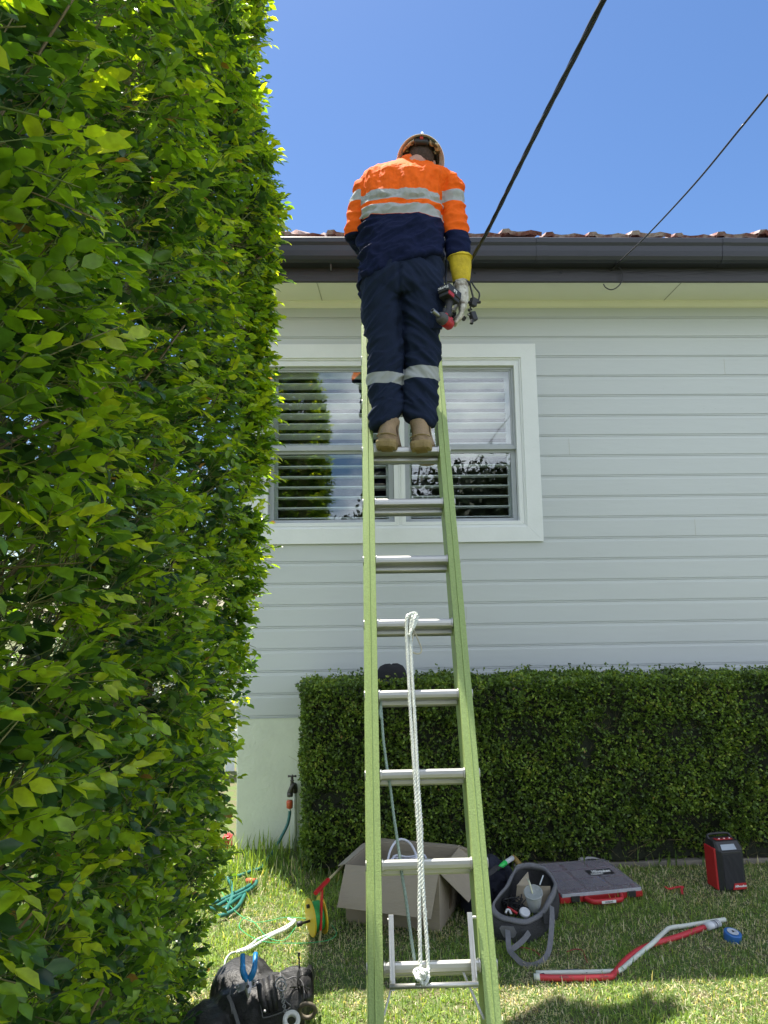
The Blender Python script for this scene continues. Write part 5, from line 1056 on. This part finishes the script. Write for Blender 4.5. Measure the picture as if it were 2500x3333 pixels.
for i in range(13):
    if random.random() < .8: c0 = st0.lerp(st1, .45+.5*i/13)+V(0, -.006, -.006); bars.tube([c0, c0+X_*random.choice((.0012, .002))], .0224, 16, flat=.75)
bars.build('barcode', M['blk'], sk)
m_ = MB(); m_.tube([gp(1738, 3180), gp(1757, 3181)], .0142, 14); m_.build('end_band', M['whc'], rc_, smooth=True)
m_ = MB(); m_.loft([[atz(x, y, z) for z in (.004, .022)] for x, y in ((1752, 3170), (1800, 3160), (1850, 3154), (1880, 3153), (1910, 3158), (1912, 3166))], cap=False, closed=False)
o_ = tag(m_.build('plastic_offcut', mat('navy plastic', (.012, .022, .055), .45), smooth=True), 'dark navy plastic offcut lying behind the red conduit', 'offcut'); sd = o_.modifiers.new('s', 'SOLIDIFY'); sd.thickness = .006
# ---- blue tape roll
tc_ = gp(2383, 3062, 0); tt = thing('blue_tape_roll', 'roll of bright blue tape lying flat on the right of the lawn', 'tape', tuple(tc_))
m_ = MB(); m_.lathe([(.013, .008), (.038, .004), (.0395, .010), (.0395, .040), (.036, .043), (.013, .042)], tc_, (.08, -.16, 1), 32); m_.build('tape', mat('blue tape', (.03, .13, .38), .35, var=.06), tt, smooth='auto', bevel=.001)
m_ = MB(); m_.lathe([(.010, .0445), (.026, .0447), (.026, .0460), (.010, .0462)], tc_, (.08, -.16, 1), 28); m_.build('core_label', mat('grey core', (.42, .45, .50), .6, var=.2, vscale=80), tt)
m_ = MB(); m_.lathe([(.006, .0465), (.0055, .048)], tc_, (.08, -.16, 1), 12); m_.build('core_hole', M['blk'], tt)
# ---- scraps
m_ = MB(); strap(m_, [gp(x, y, .022) for x, y in ((2164, 2886), (2178, 2893), (2195, 2889), (2222, 2886), (2219, 2893), (2221, 2910))], .012, face=(0, -.3, 1)); tag(m_.build('red_offcut', M['redc']), 'curled scrap of red plastic on the lawn left of the radio', 'offcut')
for pts, lab in ((((1690, 3084), (1715, 3086), (1740, 3095), (1758, 3110)), 'thin red wire offcut beside the tool bag handle'), (((1845, 3098), (1870, 3090), (1893, 3092), (1902, 3108), (1912, 3134)), 'thin red-brown wire offcut curled on the lawn right of the tool bag')):
    m_ = MB(); m_.tube(spline([gp(x, y, .02) for x, y in pts], 6), .0022, 6); w_ = tag(m_.build('wire_offcut', mat('red wire', (.28, .04, .035), .5), smooth=True), lab, 'wire')
# ---- string line reel
rc0 = gp(1018, 2985, .0)+V(0, 0, .0); RC_ = V(-.245, 3.60, .105); rax = V(.93, .37, .05).normalized()
reel = thing('string_line_reel', 'yellow reel of green string line with red handle standing in the lawn', 'string reel', (-.24, 3.60, 0))
M['yel'] = mat('yellow plastic', (.62, .42, .02), .45, var=.08)
for s_, nm in ((-.034, 'flange'), (.026, 'flange')):
    m_ = MB(); m_.lathe([(.010, 0), (.084, 0), (.086, .003), (.084, .008), (.010, .008)], RC_+rax*s_, rax, 40); m_.build(nm, M['yel'], reel, smooth='auto', bevel=.001)
m_ = MB(); m_.lathe([(.060, -.026), (.064, -.024)]+[(.064+(.003 if i % 2 else 0), -.022+i*.0032) for i in range(15)]+[(.060, .026)], RC_, rax, 36); m_.build('wound_line', mat('green line', (.03, .36, .08), .6, var=.15, vscale=200), reel, smooth=True)
m_ = MB(); m_.lathe([(.009, -.10), (.013, -.098), (.011, -.075), (.006, -.07), (.006, -.03)], RC_+V(0, 0, -.015), rax, 16); m_.lathe([(.009, -.05), (.009, -.036)], RC_+V(0, 0, .055), rax, 14); m_.build('winding_knob', M['blk'], reel, smooth=True)
hq = RC_+rax*.046; m_ = MB(); p0 = at(1043, 3027, 3.54); p1 = at(1048, 2893, 3.56); m_.bar(p0, p1, rax, rax.cross(p1-p0).normalized(), .010, .020)
q0, q1 = at(1027, 2907, 3.50), at(1068, 2864, 3.68); m_.tube([q0, q1], .011, 10); m_.build('handle', mat('red handle', (.55, .015, .02), .4), reel, bevel=.002)
m_ = MB(); m_.tube([q1, at(1115, 2819, 3.86)], .006, 8); m_.tube([p0, at(1040, 3075, 3.53)], .006, 8); m_.build('stake', mat('bamboo', (.38, .33, .18), .7), reel)
m_ = MB(); lpx = [(1010, 3000), (970, 3010), (925, 3060), (870, 3050), (835, 3010), (800, 2985), (780, 3020), (850, 3062), (960, 3070), (1060, 3062), (1095, 3040), (1080, 3010)]
m_.tube(spline([gp(x, y, .035) for x, y in lpx], 6), .0016, 5); m_.tube(spline([gp(x, y, .035) for x, y in ((1005, 2990), (930, 2986), (880, 2996), (820, 3000), (760, 2960), (720, 2900))], 6), .0016, 5)
m_.build('loose_line', mat('green line loose', (.04, .40, .14), .6), reel)
# ---- white rope and lead across the sunlit grass
m_ = MB(); rope_mesh(m_, spline([gp(x, y, .03) for x, y in ((938, 2990), (950, 2996), (961, 2994), (940, 3010), (915, 3024), (875, 3042), (838, 3058), (822, 3072), (800, 3086), (772, 3096))], 5), .006); rope_mesh(m_, spline([gp(x, y, .03) for x, y in ((962, 2998), (935, 3022), (890, 3042), (845, 3068), (810, 3088), (768, 3100))], 5), .006)
tag(m_.build('rope', M['rope'], smooth=True), 'white doubled rope lying across the sunlit grass left of the reel', 'rope')
m_ = MB(); m_.tube(spline([gp(x, y, .03) for x, y in ((768, 3098), (748, 3106), (733, 3128), (730, 3155), (736, 3182), (746, 3202))], 6), .005, 8); tag(m_.build('pale_lead', mat('pale lead', (.42, .46, .42), .5), smooth=True), 'pale grey lead curving down to the black tool pouch', 'cable')
# ---- garden tap, riser pipe and hose
tY = D-.07; tp_ = thing('garden_tap', 'dark brass garden tap on a painted riser pipe against the pale wall base', 'tap', (at(957, 2566, tY).x, D-.03, 0))
M['brass'] = mat('weathered brass', (.085, .080, .075), .5, .6, var=.25, vscale=60)
c1 = at(951, 2566, tY); px_ = at(960, 2570, D-.03)
m_ = MB(); m_.tube([V(px_.x, D-.022, 0), V(px_.x, D-.022, px_.z)], .013, 12); m_.build('riser_pipe', M['render'], tp_, smooth=True)
m_ = MB(); m_.tube(spline([V(px_.x, D-.022, px_.z-.02), V(px_.x, D-.03, px_.z+.02), c1+V(.01, 0, .022), c1+V(-.004, -.005, .004), at(944, 2580, tY)], 4), [.017, .018, .018, .018, .018, .018, .017, .016, .016, .015, .014, .014, .015, .016, .017, .018, .018][:17], 12)
m_.lathe([(.014, 0), (.011, .02), (.011, .03), (.014, .032), (.009, .036), (.009, .062)], c1+V(0, 0, .018), (0, 0, 1), 14); m_.lathe([(.020, 0), (.020, .026)], at(944, 2592, tY), (0, 0, 1), 12); m_.build('tap_body', M['brass'], tp_, smooth=True)
m_ = MB(); t0 = c1+V(0, 0, .078); m_.tube([t0-V(.028, 0, 0), t0-V(.010, 0, 0), t0+V(.010, 0, 0), t0+V(.028, 0, 0)], [.008, .005, .005, .008], 10); m_.tube([t0-V(0, .026, 0), t0+V(0, .026, 0)], .005, 8); m_.build('tap_handle', M['brass'], tp_, smooth=True)
M['hose'] = mat('teal garden hose', (.02, .13, .11), .4, var=.12, vscale=30)
hose = thing('garden_hose', 'teal green garden hose running from the tap into loose coils in the grass', 'hose', tuple(gp(800, 2900, 0)))
m_ = MB(); h0 = at(943, 2618, tY); m_.lathe([(.016, -.05), (.021, -.046), (.022, -.01), (.018, 0)], h0+V(0, 0, .025), (0, 0, 1), 16); m_.build('connector', mat('orange connector', (.50, .10, .04), .45), hose, smooth=True)
m_ = MB(); m_.tube([h0-V(0, 0, .025), h0-V(0, 0, .05)], .009, 10); m_.build('connector_tail', M['whc'], hose)
m_ = MB(); m_.tube(spline([h0-V(0, 0, .04), at(943, 2650, tY), at(937, 2680, tY-.01), at(926, 2705, tY-.02), at(905, 2745, tY-.06), at(886, 2777, tY-.10), at(862, 2808, tY-.18), gp(848, 2826, .03), gp(812, 2838, .03), gp(780, 2850, .03), gp(735, 2858, .03), gp(700, 2850, .03)], 6), .0105, 10)
for L_ in ([(690, 2960), (740, 2930), (780, 2912), (808, 2898), (830, 2880), (835, 2868)], [(700, 2985), (745, 2972), (775, 2950), (792, 2922), (800, 2900)], [(690, 2940), (730, 2925), (772, 2905), (800, 2890), (815, 2880)], [(735, 2965), (752, 2930), (758, 2900), (750, 2872), (735, 2858)], [(675, 2950), (720, 2960), (760, 2935), (790, 2912)]):
    m_.tube(spline([gp(x, y, .028+.008*random.random()) for x, y in L_], 6), .0105, 10)
m_.build('hose_pipe', M['hose'], hose, smooth=True)
m_ = MB(); p_ = gp(818, 2868, .03); m_.tube([p_+V(-.03, .01, 0), p_, p_+V(.03, -.005, 0)], [.013, .018, .014], 10); m_.build('connector', mat('orange connector two', (.50, .12, .05), .45), hose, smooth=True)
# ---- things seen past the house corner
m_ = MB(); pf = thing('picket_fence', 'white painted fence glimpsed between the tall hedge and the house corner', 'fence', (-1.6, 7.0, 0))
for i in range(12):
    m_ = MB(); m_.box((-2.2+i*.11, 7, .75), (.09, .02, 1.5)); m_.build('paling', M['casing'], pf, bevel=.003)
m_ = MB(); m_.box((-1.6, 7.03, 1.1), (1.5, .03, .07)); m_.box((-1.6, 7.03, .35), (1.5, .03, .07)); m_.build('rail', M['casing'], pf)
m_ = MB(); m_.box((-.935, 4.90, .035), (.055, .10, .07)); m_.box((-.935, 4.90, .076), (.035, .07, .012)); tag(m_.build('toy_block', M['red'], bevel=.004), 'small red plastic block in the grass at the house corner', 'block')
# ---- leather tool pouch in the corner
tpc = V(-.43, 2.98, 0); po = thing('tool_pouch', 'black leather tool pouch with riveted pockets lying in the lower left corner', 'tool pouch', tuple(tpc))
M['bl'] = mat('black leather', (.014, .014, .015), .55, var=.3, vscale=20, bump=.4, bscale=90)
m_ = MB()
def blob(mb, c, r, tilt=0, n=22):
    for_ = []
    for k, z in ((.82, -1), (.97, -.7), (1, -.2), (.98, .35), (.86, .75), (.6, 1), (.2, 1.08)):
        for_.append([Vector(c)+V(r[0]*k*math.cos(t), r[1]*k*math.sin(t), r[2]*z)+V(0, tilt*z, 0) for t in [2*math.pi*i/n for i in range(n)]])
    mb.loft(for_)
blob(m_, (-.50, 2.99, .085), (.125, .12, .085), .03); blob(m_, (-.42, 2.91, .075), (.18, .12, .078), .02); blob(m_, (-.30, 3.0, .07), (.08, .10, .07)); blob(m_, (-.60, 2.86, .05), (.10, .10, .05))
def ppost(me):
    for v in me.vertices: v.co += v.normal*.010*fold(v.co, 11, (1, 1, 1), 5)
link('pouch_body', remeshed(m_, .007, 4, ppost), M['bl'], po, True)
def pp(x, y, z): return atz(x, y, z)
m_ = MB(); P0 = [pp(842, 3196, .20), pp(900, 3172, .215), pp(912, 3290, .13), pp(866, 3298, .13)]
for k in range(3):
    a0 = P0[0].lerp(P0[1], .05+.32*k); b0 = P0[3].lerp(P0[2], .05+.32*k); m_.tube([a0, a0.lerp(b0, .5)+V(0, -.012, .008), b0], [.014, .018, .010], 10)
m_.build('pocket', M['bl'], po, smooth=True)
m_ = MB(); sheet(m_, [pp(836, 3190, .20), pp(912, 3166, .21), pp(925, 3250, .16), pp(945, 3280, .13), pp(865, 3312, .11), pp(852, 3290, .13)], .004, V(0, -.5, .8).normalized()); m_.build('pocket_panel', M['bl'], po, bevel=.001)
for L_ in ([(836, 3190, .206), (852, 3290, .136), (865, 3312, .116), (945, 3280, .136), (925, 3250, .166), (912, 3166, .216)], [(760, 3190, .20), (748, 3240, .16), (756, 3300, .12)], [(930, 3190, .19), (960, 3180, .18), (985, 3200, .16), (990, 3250, .12)]):
    m_ = MB(); m_.tube(spline([pp(*q_) for q_ in L_], 5), .0022, 6); m_.build('stitched_edge', M['web'], po, smooth=True)
m_ = MB(); sheet(m_, [pp(766, 3210, .195), pp(830, 3188, .205), pp(838, 3210, .19), pp(774, 3234, .18)], .006, V(0, -.5, .8).normalized()); pl_ = m_.build('steel_plate', M['steel'], po, bevel=.002)
m_ = MB()
for x, y, z in ((775, 3213, .205), (777, 3228, .195), (828, 3194, .21), (862, 3292, .14), (838, 3200, .205)): m_.lathe([(.006, 0), (.005, .004), (.002, .005)], pp(x, y, z), (0, -.5, .8), 10)
m_.build('rivets', M['steel'], po)
m_ = MB(); strap(m_, [pp(973, 3215, .12), pp(968, 3190, .17), pp(975, 3168, .21), pp(993, 3162, .215), pp(1012, 3178, .19), pp(1018, 3215, .13), pp(1010, 3240, .09)], .028, .004, face=(-.5, -.6, .6)); strap(m_, [pp(1002, 3165, .20), pp(1012, 3150, .19), pp(1022, 3185, .12)], .024, .004, face=(.5, -.6, .6)); m_.build('belt', M['bl'], po)
m_ = MB(); strap(m_, [pp(742, 3240, .15), pp(756, 3270, .13), pp(772, 3320, .10), pp(790, 3380, .08)], .012, .004, face=(-.3, -.6, .7)); m_.build('edge_seam', M['web'], po)
m_ = MB(); m_.tube([pp(722, 3250, .07), pp(736, 3246, .075)], .014, 12); m_.build('toggle', mat('green toggle', (.02, .35, .10), .5), po, smooth=True)
# chain and rings
m_ = MB(); ring_ = lambda c, r, t, X, Y: m_.tube([Vector(c)+Vector(X)*(r*math.cos(a))+Vector(Y)*(r*math.sin(a)) for a in [i*math.pi/8 for i in range(17)]], t, 6, cap=False)
ring_(pp(912, 3200, .225), .018, .0028, (1, 0, .2), (0, .6, .8)); ring_(pp(918, 3210, .225), .016, .0028, (1, 0, -.2), (0, .3, .9))
for i in range(11):
    t = i/10; c = pp(914, 3224, .20).lerp(pp(930, 3298, .15), t); ring_(c, .0055, .0014, (1, 0, 0) if i % 2 else (.2, 0, .9), (.1, -.7, -.7))
m_.build('chain', M['steel'], po, smooth=True)
# pliers
pr_ = thing('pliers', 'pliers with blue handles slotted upright in the black tool pouch', 'pliers', tuple(pp(808, 3200, .21)))
M['blue'] = mat('blue grips', (.015, .20, .48), .4, var=.1); Z1 = .26
m_ = MB(); m_.tube(spline([pp(790, 3108, .30), pp(790, 3135, .285), pp(791, 3160, .27), pp(797, 3178, .25), pp(805, 3194, .235)], 4), [.0095]*6+[.011]*4+[.012]*4+[.009]*3, 10); m_.build('handle', M['blue'], pr_, smooth=True)
m_ = MB(); m_.tube(spline([pp(832, 3104, .30), pp(830, 3135, .285), pp(826, 3160, .27), pp(818, 3178, .25), pp(810, 3194, .235)], 4), [.0095]*6+[.011]*4+[.012]*4+[.009]*3, 10); m_.build('handle', M['blue'], pr_, smooth=True)
m_ = MB(); m_.loft([[pp(808-w, y, z)+V(0, o, 0) for w, o in ((k, .0), (0, -.008), (-k, 0), (0, .008))] for y, z, k in ((3184, .245, 7), (3196, .235, 12), (3212, .225, 13), (3230, .21, 9), (3247, .195, 2.5))]); m_.build('jaws', M['steel'], pr_, bevel=.0015)
m_ = MB(); m_.lathe([(.006, 0), (.005, .003)], pp(808, 3206, .232)+V(0, -.009, 0), (0, -.7, .7), 12); m_.build('pivot', M['blk'], pr_)
# screwdriver and cable ties standing in the pouch
sdv = thing('long_screwdriver', 'thin black screwdriver blade pointing up from the tool pouch', 'screwdriver', tuple(pp(975, 3240, .1)))
m_ = MB(); m_.tube([pp(978, 3230, .12), pp(973, 3110, .24)], .003, 8); m_.tube([pp(973.3, 3112, .238), pp(973, 3100, .25)], .0048, 8); m_.build('blade', M['blk'], sdv)
m_ = MB()
for i in range(9): a0 = pp(985+i*1.5, 3250, .08); b0 = pp(935+i*9, 3205+abs(i-4)*3, .14+.02*(i % 3)); m_.tube([a0, a0.lerp(b0, .5)+V(0, 0, .02), b0], .0022, 5)
tag(m_.build('cable_ties', M['blk']), 'bunch of black cable ties and driver bits fanned out of the tool pouch', 'cable ties')
m_ = MB(); m_.tube([pp(985, 3232, .10), pp(1003, 3256, .09)], [.022, .024], 14); tag(m_.build('torch', M['blk'], smooth=True), 'stubby black torch held in the right side of the tool pouch', 'torch')
for k, (x, y, lab) in enumerate(((948, 3326, 'roll of white tape at the bottom edge hung on the tool pouch'),)):
    m_ = MB(); m_.lathe([(.017, 0), (.031, 0), (.032, .003), (.032, .016), (.031, .019), (.017, .019), (.016, .016), (.016, .003), (.017, 0)], pp(x, y, .13), (.15, -.6, .8), 28, cap=False); tag(m_.build('tape_roll', mat('white vinyl tape %d' % k, (.68, .67, .64), .4), smooth=True), lab, 'tape')
m_ = MB(); m_.tube([pp(1000, 3290, .12)+V(.03*math.cos(t), -.01*math.sin(t), .03*math.sin(t)) for t in [i*math.pi/9 for i in range(19)]], .008, 8); tag(m_.build('tape_ring', mat('brown tape roll', (.12, .10, .07), .6), smooth=True), 'brown tape ring behind the white tape rolls of the pouch', 'tape')
